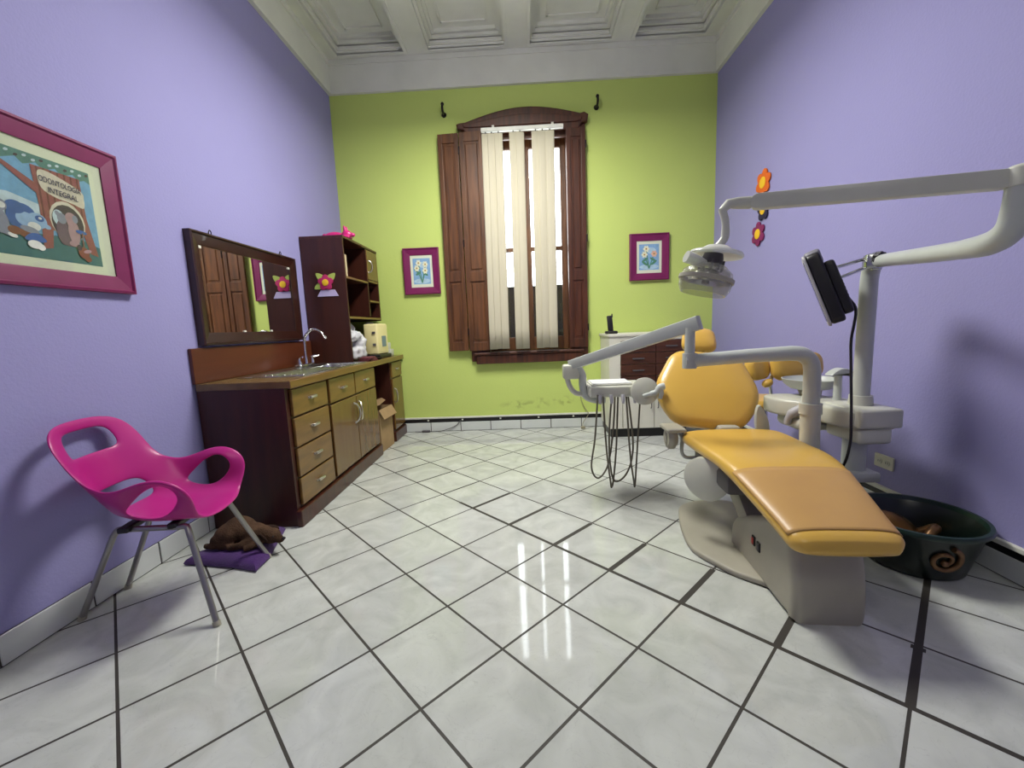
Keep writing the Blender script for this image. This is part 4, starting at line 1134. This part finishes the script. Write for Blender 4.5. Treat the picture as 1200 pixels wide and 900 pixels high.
# hinge brackets between seat and backrest, armrest at the window side
b = MB(); b.box((-0.17, 0.99, 0.40), (0.17, 1.10, 0.45), D, bev=0.015); b.box((-0.06, 1.0, 0.38), (0.06, 1.16, 0.52), D, bev=0.02); b.build('back_hinge', M['base_grey'], dc, smooth=40)
pl = Vector((0.81, 2.36, 0.47))
b = MB(); b.lathe([(0.0, -0.025), (0.05, -0.025), (0.06, -0.01), (0.06, 0.01), (0.05, 0.025), (0, 0.025)], frame((pl.x - 0.005, pl.y, pl.z - 0.005), (0, 1, 0), (1, 0, 0)))
b.box((-0.03, -0.06, 0.03), (0.075, 0.10, 0.055), TR(pl.x - 0.01, pl.y, pl.z), bev=0.012, seg=3); b.box((-0.03, -0.03, -0.07), (0.02, 0.03, 0.035), TR(pl.x, pl.y, pl.z), bev=0.015)
ab = b.build('armrest', M['base_grey'], dc, smooth=40)
b = MB(); b.tube(spline([(pl.x + 0.03, pl.y, pl.z + 0.035), (pl.x + 0.055, pl.y - 0.01, pl.z - 0.01), (pl.x + 0.05, pl.y - 0.02, pl.z - 0.08), (pl.x + 0.07, pl.y - 0.03, pl.z - 0.115), (pl.x + 0.13, pl.y - 0.04, pl.z - 0.115)], 5), 0.010, 8); b.build('armrest_rod', M['unit_grey'], ab, smooth=True)
b = MB(); b.prism(smooth_poly([(0.0, 0.13), (0.05, 0.05), (0.062, -0.03), (0.03, -0.06), (-0.01, -0.02), (-0.02, 0.08)], 3), -0.012, 0.012, frame((1.30, 2.38, 0.50), (1, 0.1, 0), (0, -1, 0)) @ Matrix.Rotation(0, 4, 'Z'), bev=0.004)
b.build('hinge_arm', M['unit_grey'], dc, smooth=40)
# round side plate under the seat
b = MB(); b.lathe([(0.0, -0.02), (0.098, -0.02), (0.108, -0.01), (0.108, 0.012), (0.098, 0.02), (0, 0.02)], frame((0.862, 2.02, 0.345), (0.66, -0.75, 0), (-0.80, -0.60, 0)))
b.build('side_plate', M['unit_white'], dc, smooth=40)
b = MB(); b.box((-0.21, 0.48, 0.33), (0.21, 0.95, 0.425), D, bev=0.02); b.box((-0.15, 0.12, 0.335), (0.15, 0.5, 0.352), D @ TR(0, 0, 0) @ Matrix.Rotation(R(0), 4, 'X')) if False else None
b.build('under_frame', M['dark_grey'], dc, smooth=40)
b = MB(); F_ = D @ TR(0, 0.44, 0.10) @ euler(R(33), 0, 0); b.box((-0.105, 0, -0.05), (0.105, 0.46, 0.05), F_, bev=0.02); b.build('lift_arm', M['base_grey'], dc, smooth=40)
b = MB(); F_ = D @ TR(0, 0.10, 0.318) @ euler(R(14.5), 0, 0); b.box((-0.14, 0, -0.018), (0.14, 0.50, 0.02), F_, bev=0.012); b.build('leg_rest_shade_plate', M['dark_grey'], dc, smooth=40)  # added plate, its dark tone stands for the leg rest's shadowed underside
# pedestal: wedge rising to the front
prof = [(0.10, 0.0), (0.095, 0.05), (0.10, 0.14), (0.125, 0.25), (0.16, 0.32), (0.24, 0.335), (0.36, 0.30), (0.50, 0.235), (0.60, 0.19), (0.665, 0.13), (0.68, 0.05), (0.675, 0.0)]
ped = MB(); Wp = D @ Matrix(((0, 0, 1, 0), (1, 0, 0, 0), (0, 1, 0, 0), (0, 0, 0, 1)))
sm = [(p.x, max(p.y, 0)) for p in spline([(x, y, 0) for x, y in prof], 5)]
ped.prism(sm, -0.115, 0.14, Wp, bev=0.035, seg=6)
pd = ped.build('pedestal', M['base_grey'], dc, smooth=50)
for y, z, m_ in ((0.42, 0.155, 'red'), (0.375, 0.15, 'dark_grey')):
    b = MB(); b.box((-0.121, y - 0.014, z - 0.021), (-0.112, y + 0.014, z + 0.021), D, bev=0.003); b.mi = 1; b.box((-0.124, y - 0.008, z - 0.014), (-0.12, y + 0.008, z + 0.014), D, bev=0.001)
    tag(b.build('rocker_switch', [M['black'], M[m_]], pd), 'small red rocker switch' if m_ == 'red' else 'small dark rocker switch')
b = MB(); plo = smooth_poly([(.90, 2.44), (.835, 2.30), (.785, 2.10), (.775, 1.95), (.82, 1.84), (.90, 1.72), (1.06, 1.62), (1.25, 1.66), (1.34, 1.9), (1.32, 2.25), (1.22, 2.46), (1.05, 2.50)], 5)
b.prism(plo, 0.0, 0.028, None, bev=0.01, seg=3); b.build('base_plate', M['base_grey'], dc, smooth=40)

# ------------------------------------------------------------------ dental unit
du = thing('dental_unit', (1.66, 2.15, 0.29), 'cream dental unit with spittoon bowl, lamp pole and instrument arm beside the yellow chair', 'dental unit')
b = MB()
body = smooth_poly([(1.40, 2.50), (1.42, 2.38), (1.50, 2.24), (1.53, 2.06), (1.56, 2.02), (1.70, 2.0), (1.745, 2.03), (1.77, 2.25), (1.70, 2.46), (1.55, 2.56), (1.44, 2.56)], 4)
b.prism(body, 0.565, 0.66, None, bev=0.018, seg=3); b.build('body', M['unit_white'], du, smooth=40)
b = MB(); b.box((1.555, 1.985, 0.575), (1.755, 2.25, 0.668), None, bev=0.014, seg=3); b.build('top_cover', M['unit_white'], du, smooth=40)
b = MB(); b.box((1.57, 2.0, 0.495), (1.725, 2.24, 0.575), None, bev=0.02, seg=3); b.box((1.45, 2.25, 0.50), (1.66, 2.48, 0.57), None, bev=0.03, seg=3); b.build('lower_cover', M['unit_white'], du, smooth=40)
b = MB(); b.cyl((1.63, 2.11, 0.33), (1.63, 2.11, 0.50), 0.05, n=28); b.box((1.55, 2.03, 0.295), (1.71, 2.19, 0.345), None, bev=0.012); b.box((1.30, 2.06, 0.30), (1.60, 2.16, 0.335), None, bev=0.01); b.build('support_column', M['unit_grey'], du, smooth=40)
b = MB(); b.cyl((1.66, 2.13, 0.66), (1.66, 2.13, 0.715), 0.052, 0.048, 32); b.build('collar', M['unit_white'], du, smooth=40)
b = MB(); b.tube([(1.66, 2.13, 0.70), (1.66, 2.13, 1.0), (1.66, 2.13, 1.24)] + spline([(1.66, 2.13, 1.27), (1.657, 2.12, 1.315), (1.645, 2.09, 1.345), (1.62, 2.04, 1.355)], 5), 0.036, 24); b.build('lamp_pole', M['unit_grey'], du, smooth=True)
# swing tube with its upturned bend, then the spring arm back to the lamp
b = MB(); pts = [(1.635, 2.07, 1.353), (1.55, 1.88, 1.338), (1.42, 1.56, 1.312)] + spline([(1.375, 1.41, 1.303), (1.335, 1.29, 1.302), (1.315, 1.225, 1.325), (1.308, 1.205, 1.37), (1.308, 1.20, 1.42), (1.308, 1.20, 1.455)], 6)
b.tube(pts, [0.027 + 0.006 * min(i / 8, 1) for i in range(len(pts))], 20); b.build('swing_tube', M['unit_grey'], du, smooth=True)
b = MB(); b.cyl((1.308, 1.20, 1.43), (1.308, 1.20, 1.475), 0.036, n=24); b.ball((1.308, 1.20, 1.475), (0.036, 0.036, 0.012)); b.build('arm_knuckle', M['unit_white'], du, smooth=40)
A0, A1 = Vector((1.295, 1.21, 1.452)), Vector((0.765, 1.50, 1.498))
F_ = frame(A0, A1 - A0, (0, 0, 1)); Ln = (A1 - A0).length
b = MB(); b.prism(rrect(0, -0.024, Ln, 0.024, 0.022), -0.02, 0.02, F_ @ Matrix(((1, 0, 0, 0), (0, 0, -1, 0), (0, 1, 0, 0), (0, 0, 0, 1))), bev=0.004)
sa = b.build('spring_arm', M['unit_white'], du, smooth=30)
for x in (0.02, Ln - 0.03):
    b = MB(); b.cyl(F_ @ Vector((x, -0.023, 0)), F_ @ Vector((x, -0.018, 0)), 0.006, n=10); b.build('pivot_screw', M['dark_grey'], sa)
b = MB(); b.tube([A1, A1.lerp(Vector((0.70, 1.505, 1.50)), 0.6), (0.695, 1.505, 1.498), (0.672, 1.503, 1.475)], [0.02, 0.019, 0.016, 0.012], 14)
b.tube(spline([(0.675, 1.503, 1.48), (0.685, 1.50, 1.44), (0.685, 1.50, 1.395), (0.675, 1.50, 1.375), (0.66, 1.50, 1.358)], 5), [0.012] * 8 + [0.013] * 13, 14); b.build('lamp_yoke', M['unit_white'], du, smooth=True)
# operating lamp
LC = Vector((0.658, 1.50, 1.342)); tl = euler(0, R(10), 0)
lm = MB(); Wl = TR(*LC) @ tl
lm.lathe([(0.0, 0.022), (0.035, 0.02), (0.05, 0.01), (0.082, 0.0), (0.086, -0.008), (0.082, -0.014), (0.04, -0.008), (0.0, -0.01)], Wl, 40)
hd = lm.build('lamp_shield', M['milky_plastic'], du, smooth=50)
b = MB(); Wl2 = TR(0.637, 1.49, 1.302) @ euler(0, R(12), 0)
b.lathe([(0.0, 0.035), (0.03, 0.035), (0.034, 0.02), (0.034, 0.0), (0, 0.0)], Wl2, 24)
for k in range(10):
    a = 2 * math.pi * k / 10; b.box((-0.003, -0.003, -0.02), (0.003, 0.003, 0.012), Wl2 @ TR(0.038 * math.cos(a), 0.038 * math.sin(a), 0), bev=0.001, seg=1)
b.build('lamp_neck', M['dark_grey'], du, smooth=40)
b = MB(); Wl3 = TR(0.625, 1.48, 1.287) @ euler(0, R(14), 0)
b.lathe([(0.02, 0.02), (0.05, 0.012), (0.078, -0.012), (0.084, -0.035), (0.082, -0.065), (0.072, -0.085), (0.068, -0.085), (0.076, -0.065), (0.078, -0.035), (0.07, -0.012), (0.045, 0.006), (0.02, 0.012)], Wl3, 36)
hs = b.build('lamp_housing', M['clear_plastic'], du, smooth=50)
b = MB(); b.lathe([(0.0, 0.0), (0.03, -0.004), (0.052, -0.022), (0.06, -0.048), (0.056, -0.048), (0.047, -0.024), (0.0, -0.012)], Wl3, 28); b.build('reflector', M['steel'], hs, smooth=50)
b = MB(); b.cyl(Wl3 @ Vector((0, 0, -0.01)), Wl3 @ Vector((0, 0, -0.05)), 0.012, n=14); b.build('bulb', M['dark_grey'], hs, smooth=True)
b = MB(); b.lathe([(0.079, -0.028), (0.088, -0.03), (0.088, -0.042), (0.08, -0.044)], Wl3, 36); b.build('lamp_band', M['base_grey'], hs, smooth=40)
b = MB(); b.tube([(0.605, 1.47, 1.302), (0.575, 1.46, 1.314), (0.54, 1.455, 1.327)], [0.014, 0.018, 0.02], 12); o = b.build('lamp_handle', M['milky_plastic'], du, smooth=True)
tag(o, 'lamp grip wrapped in crinkled clear film')
# spittoon bowl and cup filler
b = MB(); b.lathe([(0.0, 0.0), (0.05, 0.0), (0.10, 0.012), (0.135, 0.04), (0.142, 0.062), (0.146, 0.068), (0.14, 0.07), (0.128, 0.045), (0.09, 0.022), (0.0, 0.014)], TR(1.655, 2.50, 0.685), 40); b.build('spittoon_bowl', M['unit_grey'], du, smooth=50)
b = MB(); b.cyl((1.65, 2.48, 0.65), (1.655, 2.50, 0.69), 0.05, 0.06, 24); b.build('bowl_stem', M['base_grey'], du, smooth=40)
b = MB(); b.cyl((1.675, 2.31, 0.655), (1.675, 2.31, 0.80), 0.02, 0.018, 16)
b.prism(smooth_poly([(-0.05, 0.0), (0.0, 0.035), (0.06, 0.025), (0.095, -0.01), (0.05, 0.005), (0.0, -0.004)], 4), -0.03, 0.03, frame((1.67, 2.31, 0.795), (1, 0, 0), (0, -1, 0)), bev=0.006); b.build('cup_filler', M['unit_grey'], du, smooth=40)
b = MB(); b.tube(spline([(1.52, 2.27, 0.63), (1.47, 2.30, 0.61), (1.435, 2.32, 0.575), (1.43, 2.33, 0.53)], 4), [0.03] * 4 + [0.026] * 4 + [0.018] * 5, 14); b.build('suction_holder', M['bezel_light'], du, smooth=True)
# delivery post and arm
PX_, PY_ = 1.418, 2.13
b = MB(); b.cyl((PX_ + 0.008, PY_, 0.30), (PX_, PY_, 0.635), 0.044, n=28); b.build('post_sleeve', M['unit_white'], du, smooth=40)
b = MB(); b.cyl((PX_, PY_, 0.628), (PX_, PY_, 0.682), 0.05, n=28); b.build('post_collar', M['unit_white'], du, smooth=40)
b = MB(); b.tube([(PX_, PY_, 0.66), (PX_, PY_, 0.80)] + spline([(PX_ - 0.002, PY_, 0.85), (PX_ - 0.015, PY_, 0.895), (PX_ - 0.055, PY_, 0.928), (PX_ - 0.11, PY_, 0.936)], 5) + [(1.1, PY_, 0.931), (0.79, PY_, 0.915)], [0.038] * 2 + [0.037] * 16 + [0.034, 0.032], 20); b.build('delivery_post', M['unit_grey'], du, smooth=True)
b = MB(); b.cyl((0.815, PY_, 0.88), (0.815, PY_, 0.955), 0.034, n=24); b.cyl((0.815, PY_, 0.95), (0.815, PY_, 1.08), 0.024, n=20); b.build('arm_pivot', M['unit_grey'], du, smooth=40)
Q0, Q1 = Vector((0.85, 2.10, 1.105)), Vector((0.285, 2.70, 0.862))
F_ = frame(Q0, Q1 - Q0, (0, 0, 1)); Ln = (Q1 - Q0).length
b = MB(); sl = math.tan(math.asin((Q0.z - Q1.z) / Ln))
b.prism([(0, -0.034), (Ln, -0.03), (Ln, 0.03), (0, 0.034)], -0.024, 0.024, F_ @ Matrix(((1, 0, 0, 0), (0, 0, -1, 0), (0, 1, 0, 0), (0, 0, 0, 1))), bev=0.006); b.build('parallel_arm', M['unit_grey'], du, smooth=30)
# c-shaped drop and instrument table
b = MB(); b.tube(spline([(0.32, 2.68, 0.86), (0.355, 2.69, 0.80), (0.36, 2.70, 0.73), (0.375, 2.70, 0.665), (0.43, 2.70, 0.635), (0.50, 2.70, 0.633)], 5), 0.024, 14); b.build('drop_bracket', M['unit_grey'], du, smooth=True)
b = MB(); b.box((0.235, 2.66, 0.775), (0.335, 2.76, 0.865), None, bev=0.012); b.tube(spline([(0.26, 2.70, 0.785), (0.275, 2.69, 0.73), (0.31, 2.69, 0.685), (0.37, 2.70, 0.67)], 5), 0.016, 10); b.build('control_box', M['unit_white'], du, smooth=40)
b = MB(); b.box((0.385, 2.58, 0.665), (0.735, 2.84, 0.735), None, bev=0.012, seg=3); b.box((0.40, 2.60, 0.735), (0.66, 2.82, 0.745), None, bev=0.004); tb_ = b.build('instrument_tray', M['unit_white'], du, smooth=40)
b = MB(); b.box((0.41, 2.61, 0.745), (0.65, 2.81, 0.75), None, bev=0.002); b.build('tray_mat', M['paper'], tb_)
b = MB(); b.lathe([(0, -0.012), (0.075, -0.012), (0.084, -0.004), (0.084, 0.006), (0.075, 0.012), (0, 0.012)], frame((0.715, 2.565, 0.70), (1, 0, 0), (0.1, -1, 0.15))); b.build('round_panel', M['unit_white'], du, smooth=40)
b = MB()
b.tube(spline([(0.70, 2.54, 0.675), (0.735, 2.52, 0.69), (0.765, 2.51, 0.70), (0.79, 2.51, 0.73), (0.815, 2.51, 0.735)], 4), [0.012] * 5 + [0.017] * 6 + [0.02] * 6, 12)
b.tube([(0.79, 2.51, 0.725), (0.80, 2.51, 0.69), (0.79, 2.51, 0.66)], [0.018, 0.015, 0.012], 10); b.build('syringe_handle', M['unit_grey'], du, smooth=True)
for k in range(5):
    x = 0.445 + k * 0.07
    b = MB(); b.tube([(x, 2.575, 0.68), (x, 2.56, 0.655), (x, 2.56, 0.63)], [0.012, 0.011, 0.008], 10); b.build('instrument_holder', M['bezel_light'], tb_, smooth=True)
loops = [([(699, 458), (696, 505), (692, 540), (700, 554), (712, 540), (719, 500), (722, 462)]), ([(705, 458), (709, 518), (714, 558), (716, 566), (719, 556), (723, 520), (726, 462)]),
         ([(715, 463), (713, 500), (714, 535), (720, 560), (735, 552), (743, 522), (738, 462)]), ([(732, 462), (737, 527), (742, 560), (744, 568), (746, 555), (750, 500), (753, 464)])]


def hose_pt(px_, py_, yy):
    # rough linear map measured at the tray: 5.4 mm of width and 5.6 mm of height per step at this distance
    return (0.405 + (px_ - 694) * 0.00555, yy, 0.675 - (py_ - 460) * 0.00573)


for k, lp in enumerate(loops):
    b = MB(); n = len(lp)
    b.tube(spline([hose_pt(p[0], p[1], 2.57 + 0.11 * i / (n - 1) + 0.015 * k) for i, p in enumerate(lp)], 8), 0.0058, 8); b.build('hose', M['hose'], du, smooth=True)

# monitor clamped to the lamp pole
mo = thing('monitor', (1.50, 2.12, 1.08), 'small black flat monitor clamped to the lamp pole, seen from behind', 'monitor')
nrm = Vector((-0.80, 0.52, -0.36)).normalized(); wd = Vector((0, 0, 1)).cross(nrm).normalized() * -1; axis = nrm.cross(wd).normalized()
if axis.z < 0: axis = -axis; wd = -wd
Cm = Vector((1.435, 2.13, 1.235))
Wm = Matrix(((wd.x, axis.x, nrm.x, Cm.x), (wd.y, axis.y, nrm.y, Cm.y), (wd.z, axis.z, nrm.z, Cm.z), (0, 0, 0, 1)))
T0 = Cm + axis * 0.175; T1 = Cm - axis * 0.175
hh = (T0 - T1).length / 2
b = MB(); b.prism(rrect(-0.12, -hh, 0.12, hh, 0.03), 0.012, 0.024, Wm, bev=0.004); b.build('bezel', M['bezel_light'], mo, smooth=40)
b = MB(); b.prism(rrect(-0.117, -hh + 0.004, 0.117, hh - 0.004, 0.028), -0.045, 0.012, Wm, bev=0.012, seg=3); b.prism(rrect(-0.10, -hh + 0.03, 0.10, hh - 0.06, 0.025), -0.085, -0.04, Wm, bev=0.012, seg=3)
for k in range(6): b.box((-0.06, -hh + 0.09 + k * 0.018, -0.088), (0.06, -hh + 0.097 + k * 0.018, -0.084), Wm)
b.build('back_casing', M['black'], mo, smooth=40)
b = MB(); b.prism(rrect(-0.10, hh - 0.06, 0.10, hh + 0.012, 0.028), -0.05, 0.013, Wm, bev=0.012, seg=3); b.build('top_cap', M['bezel_grey'], mo, smooth=40)
b = MB(); b.box((-0.10, -hh + 0.025, 0.0235), (0.10, hh - 0.03, 0.0255), Wm); b.build('screen', M['screen'], mo)
for z in (0.03, -0.025):
    b = MB(); b.cyl(Wm @ Vector((-0.02, z + 0.05, -0.07)), Vector((1.62, 2.09, 1.352 + z * 0.7)), 0.008, n=10); b.build('bracket_rod', M['chrome'], mo, smooth=True)
b = MB(); b.box((-0.035, -0.04, -0.034), (0.035, 0.04, 0.034), TR(1.615, 2.055, 1.352) @ euler(0, 0, R(-25)), bev=0.012)
b.box((-0.02, -0.05, -0.042), (0.02, 0.05, 0.042), TR(1.645, 2.085, 1.352) @ euler(0, 0, R(-25)), bev=0.01); b.build('clamp', M['steel'], mo, smooth=40)
b = MB(); b.prism(petal_poly(0.023, 0.029, 7), -0.012, 0.016, frame((1.60, 2.005, 1.36), (1, 0.3, 0), (0.2, -1, 0)), bev=0.004); b.build('clamp_knob', M['black'], mo, smooth=40)
b = MB(); b.tube(spline([Wm @ Vector((0.01, -hh + 0.10, -0.084)), Wm @ Vector((0.01, -hh + 0.03, -0.092)), (1.535, 2.05, 1.0), (1.54, 2.05, 0.9), (1.53, 2.02, 0.74), (1.515, 1.99, 0.62), (1.51, 1.98, 0.52), (1.50, 1.99, 0.42), (1.495, 2.04, 0.33)], 6), 0.006, 8); b.build('cable', M['black'], mo, smooth=True)

# ------------------------------------------------------------------ operator stool behind the unit
so = thing('operator_stool', (1.66, 2.97, 0), 'yellow padded operator stool with wraparound back behind the spittoon bowl', 'stool')
b = MB(); b.lathe([(0.0, 0.50), (0.15, 0.50), (0.175, 0.515), (0.18, 0.535), (0.165, 0.56), (0.10, 0.57), (0, 0.572)], TR(1.66, 2.97, 0), 36); b.build('seat', M['yellow'], so, smooth=50)
b = MB(); b.cyl((1.66, 2.97, 0.10), (1.66, 2.97, 0.50), 0.024, n=18); b.build('column', M['chrome'], so, smooth=True)
for k in range(5):
    a = R(20 + 72 * k); ex_, ey_ = 1.66 + 0.22 * math.cos(a), 2.97 + 0.22 * math.sin(a)
    b = MB(); b.tube([(1.66, 2.97, 0.105), (ex_, ey_, 0.075)], [0.022, 0.014], 10); l_ = b.build('base_leg', M['black'], so, smooth=True)
    b = MB(); b.cyl((ex_ - 0.012, ey_, 0.026), (ex_ + 0.012, ey_, 0.026), 0.026, n=16); b.cyl((ex_, ey_, 0.04), (ex_, ey_, 0.08), 0.007, n=8); b.build('caster', M['dark_grey'], l_, smooth=40)


def pad(c, r_, up_, w, h, t):
    r_ = Vector(r_).normalized(); up_ = Vector(up_); up_ = (up_ - r_ * up_.dot(r_)).normalized(); n_ = r_.cross(up_)
    Wq = Matrix(((r_.x, up_.x, n_.x, c[0]), (r_.y, up_.y, n_.y, c[1]), (r_.z, up_.z, n_.z, c[2]), (0, 0, 0, 1)))
    b = MB(); b.pillow(rrect(-w, -h, w, h, min(w, h) * 0.75, 6), [(0.7, -t), (0.93, -t * 0.8), (1, 0), (0.93, t * 0.8), (0.7, t)], Wq); return b


pad((1.72, 2.74, 0.80), (1, 0.05, 0.03), (0, 0.15, 1), 0.165, 0.085, 0.035).build('backrest', M['yellow'], so, smooth=60)
pad((1.485, 2.76, 0.79), (1, 0.3, 0.05), (0, 0.15, 1), 0.075, 0.075, 0.04).build('arm_pad', M['yellow'], so, smooth=60)
b = MB(); b.ball((1.53, 2.715, 0.70), (0.035, 0.03, 0.025), euler(0, R(-30), 0)); b.build('adjust_knob', M['yellow'], so, smooth=True)
b = MB(); b.tube(spline([(1.60, 2.78, 0.77), (1.57, 2.75, 0.69), (1.59, 2.77, 0.58), (1.64, 2.9, 0.49)], 5), 0.011, 10); b.build('back_bar', M['chrome'], so, smooth=True)

# ------------------------------------------------------------------ white cabinet by the window wall
wc = thing('drawer_cabinet', (1.19, 4.30, 0), 'white cabinet with dark brown drawers and lower doors by the green wall', 'cabinet')
CX0, CX1, CY0, CY1 = 0.80, 1.56, 4.07, 4.54
b = MB(); b.box((CX0, CY0 + 0.02, 0.085), (CX1, CY1, 0.985)); b.box((CX0, CY0, 0.485), (0.905, CY0 + 0.02, 0.985)); b.box((CX1 - 0.03, CY0, 0.485), (CX1, CY0 + 0.02, 0.985)); b.box((0.905, CY0, 0.945), (CX1 - 0.03, CY0 + 0.02, 0.985)); b.build('carcass', M['cab_white'], wc)
b = MB(); b.box((CX0 - 0.012, CY0 - 0.012, 0.985), (CX1 + 0.012, CY1 + 0.01, 1.012), bev=0.005); b.build('top', M['cab_white'], wc)
b = MB(); b.box((CX0 + 0.015, CY0 + 0.03, 0.0), (CX1 - 0.015, CY1, 0.085)); b.build('plinth', M['black'], wc)
for r in range(4):
    z0 = 0.495 + r * 0.112
    for x0, x1 in ((0.908, 1.235), (1.240, 1.527)):
        b = MB(); b.box((x0, CY0 - 0.012, z0), (x1, CY0 + 0.02, z0 + 0.106), bev=0.003); d = b.build('drawer', M['cab_brown'], wc)
        b = MB(); xm = (x0 + x1) / 2; b.box((xm - 0.055, CY0 - 0.022, z0 + 0.045), (xm + 0.055, CY0 - 0.011, z0 + 0.058), bev=0.003); b.build('handle', M['dark_grey'], d)
for x0, x1, hx in ((CX0 + 0.003, 0.922, None), (0.93, 1.228, 1.195), (1.232, CX1 - 0.003, 1.262)):
    b = MB(); b.box((x0, CY0, 0.09), (x1, CY0 + 0.02, 0.48), bev=0.003); d = b.build('door', M['cab_white'], wc)
    if hx:
        b = MB(); b.tube(spline([(hx, CY0 + 0.002, 0.285), (hx, CY0 - 0.02, 0.295), (hx, CY0 - 0.022, 0.34), (hx, CY0 - 0.02, 0.385), (hx, CY0 + 0.002, 0.395)], 4), 0.0045, 8); b.build('handle', M['dark_grey'], d, smooth=True)
ph = thing('cordless_phone', (0.80, 4.20, 1.012), 'black cordless phone upright in its charging base', 'phone')
b = MB(); b.box((0.79, 4.14, 1.012), (0.90, 4.25, 1.04), None, bev=0.012, seg=3); b.build('charging_base', M['black'], ph, smooth=40)
b = MB(); b.box((-0.026, -0.014, 0), (0.026, 0.014, 0.165), TR(0.843, 4.20, 1.025) @ euler(R(-8), R(-4), 0), bev=0.01, seg=3); b.cyl((0.858, 4.21, 1.17), (0.856, 4.215, 1.205), 0.006, n=8); b.build('handset', M['black'], ph, smooth=40)


# outlets, cables
def outlet(name, loc, right, normal, label, w=0.12, h=0.07, vertical=False):
    t = thing(name, loc, label, 'outlet'); W = wall_matrix(loc, right, normal)
    b = MB(); b.prism(rrect(-w / 2, -h / 2, w / 2, h / 2, 0.008), 0, 0.01, W, bev=0.003); b.build('cover_plate', M['ivory'], t)
    for s_ in (-1, 1):
        b = MB(); cx, cy_ = (0, s_ * h * 0.22) if vertical else (s_ * w * 0.2, 0)
        b.prism(circle(0.017, 18, cx, cy_), 0.008, 0.0135, W); b.mi = 1
        for q in (-0.006, 0.006): b.box((cx + q - 0.0015, cy_ - 0.006, 0.0134), (cx + q + 0.0015, cy_ + 0.006, 0.0141), W)
        b.build('socket', [M['unit_white'], M['black']], t)
    return t


outlet('power_outlet', (XR, 2.33, 0.296), (0, -1, 0), (-1, 0, 0), 'ivory double socket on the purple wall above the green tub', 0.125, 0.075)
outlet('power_outlet', (0.625, YB, 0.40), (1, 0, 0), (0, -1, 0), 'small ivory socket low on the green wall beside the white cabinet', 0.07, 0.11, True)
b = MB(); b.tube(spline([(0.625, YB - 0.02, 0.40), (0.58, YB - 0.03, 0.34), (0.62, YB - 0.02, 0.22), (0.66, YB - 0.03, 0.15), (0.60, YB - 0.05, 0.06), (0.59, YB - 0.08, 0.012)], 6), 0.004, 6)
b.box((0.57, YB - 0.105, 0.0), (0.615, YB - 0.065, 0.025), bev=0.006); b.tube(spline([(0.64, YB - 0.015, 0.37), (0.70, YB - 0.03, 0.35), (0.76, YB - 0.03, 0.37), (0.795, YB - 0.04, 0.34)], 6), 0.004, 6)
tag(b.build('power_cable', M['cable'], smooth=True), 'thin beige cable hanging from the green wall socket', 'cable')
b = MB(); b.tube(spline([(-1.25, YB - 0.03, 0.008), (-1.1, YB - 0.04, 0.008), (-0.95, YB - 0.03, 0.01), (-0.80, YB - 0.02, 0.06), (-0.74, YB - 0.025, 0.12)], 6), 0.004, 6); b.box((-1.17, YB - 0.055, 0.0), (-1.08, YB - 0.02, 0.022), bev=0.006)
tag(b.build('power_cable', M['dark_grey'], smooth=True), 'dark cable with inline plug on the floor by the green wall', 'cable')
b = MB(); b.cyl((1.85, 2.42, 0.0), (1.85, 2.42, 0.03), 0.045, 0.04, 18); b.cyl((1.85, 2.42, 0.03), (1.85, 2.42, 0.05), 0.022, n=12); b.cyl((1.85, 2.42, 0.05), (1.85, 2.42, 0.13), 0.004, n=8)
tag(b.build('floor_valve', M['black'], smooth=40), 'small black stub with thin rod on the floor behind the tub', 'valve')

# ------------------------------------------------------------------ green tub
TC = Vector((1.715, 1.845, 0))
tu = thing('plastic_tub', (TC.x, TC.y, 0), 'round dark green tub with a bronze scroll on its side', 'tub')
b = MB(); prof = [(0.0, 0.0), (0.155, 0.0), (0.172, 0.012), (0.20, 0.12), (0.222, 0.20), (0.236, 0.205), (0.238, 0.218), (0.228, 0.222), (0.214, 0.205), (0.19, 0.12), (0.165, 0.02), (0.0, 0.012)]
b.lathe(prof, TR(TC.x, TC.y, 0), 56); b.build('tub_shell', M['tub'], tu, smooth=50)
b = MB(); b.lathe([(0.216, 0.208), (0.236, 0.204), (0.241, 0.214), (0.236, 0.226), (0.222, 0.226)], TR(TC.x, TC.y, 0), 56); b.build('rim', M['tub_rim'], tu, smooth=50)
# scroll on the camera side
pts = []
ang0 = math.atan2(1.62 - TC.y, 1.655 - TC.x)
for k in range(46):
    t = k / 45; a = R(75) - t * R(520); rr = 0.06 * (1 - 0.78 * t)
    u = rr * math.cos(a); z = 0.115 + rr * math.sin(a)
    rad = 0.172 + (0.05) * (z / 0.2) + 0.006
    th_ = ang0 + u / rad
    pts.append((TC.x + rad * math.cos(th_), TC.y + rad * math.sin(th_), z))
b = MB(); b.tube(pts, [0.011 - 0.004 * k / 45 for k in range(46)], 10); b.ball(pts[-1], 0.014); b.build('scroll', M['bronze'], tu, smooth=True)
b = MB(); b.lathe([(0, 0.0), (0.06, 0.0), (0.082, 0.015), (0.085, 0.03), (0.06, 0.045), (0.02, 0.05), (0, 0.05)], TR(1.675, 1.90, 0.125) @ euler(R(25), R(12), 0), 32)
tag(b.build('brass_lid', M['gold'], smooth=50), 'dull gold dome lid lying inside the green tub', 'lid')
b = MB(); b.tube(spline([(1.74, 1.84, 0.04), (1.79, 1.85, 0.12), (1.83, 1.87, 0.14), (1.80, 1.91, 0.10), (1.76, 1.93, 0.08)], 6), [0.02] * 25, 12)
b.box((1.66, 1.77, 0.02), (1.80, 1.93, 0.07), TR(0, 0, 0), bev=0.02)
tag(b.build('scrap_ornament', M['bronze'], smooth=50), 'bronze curved scrap piece beside the gold lid in the tub', 'ornament')
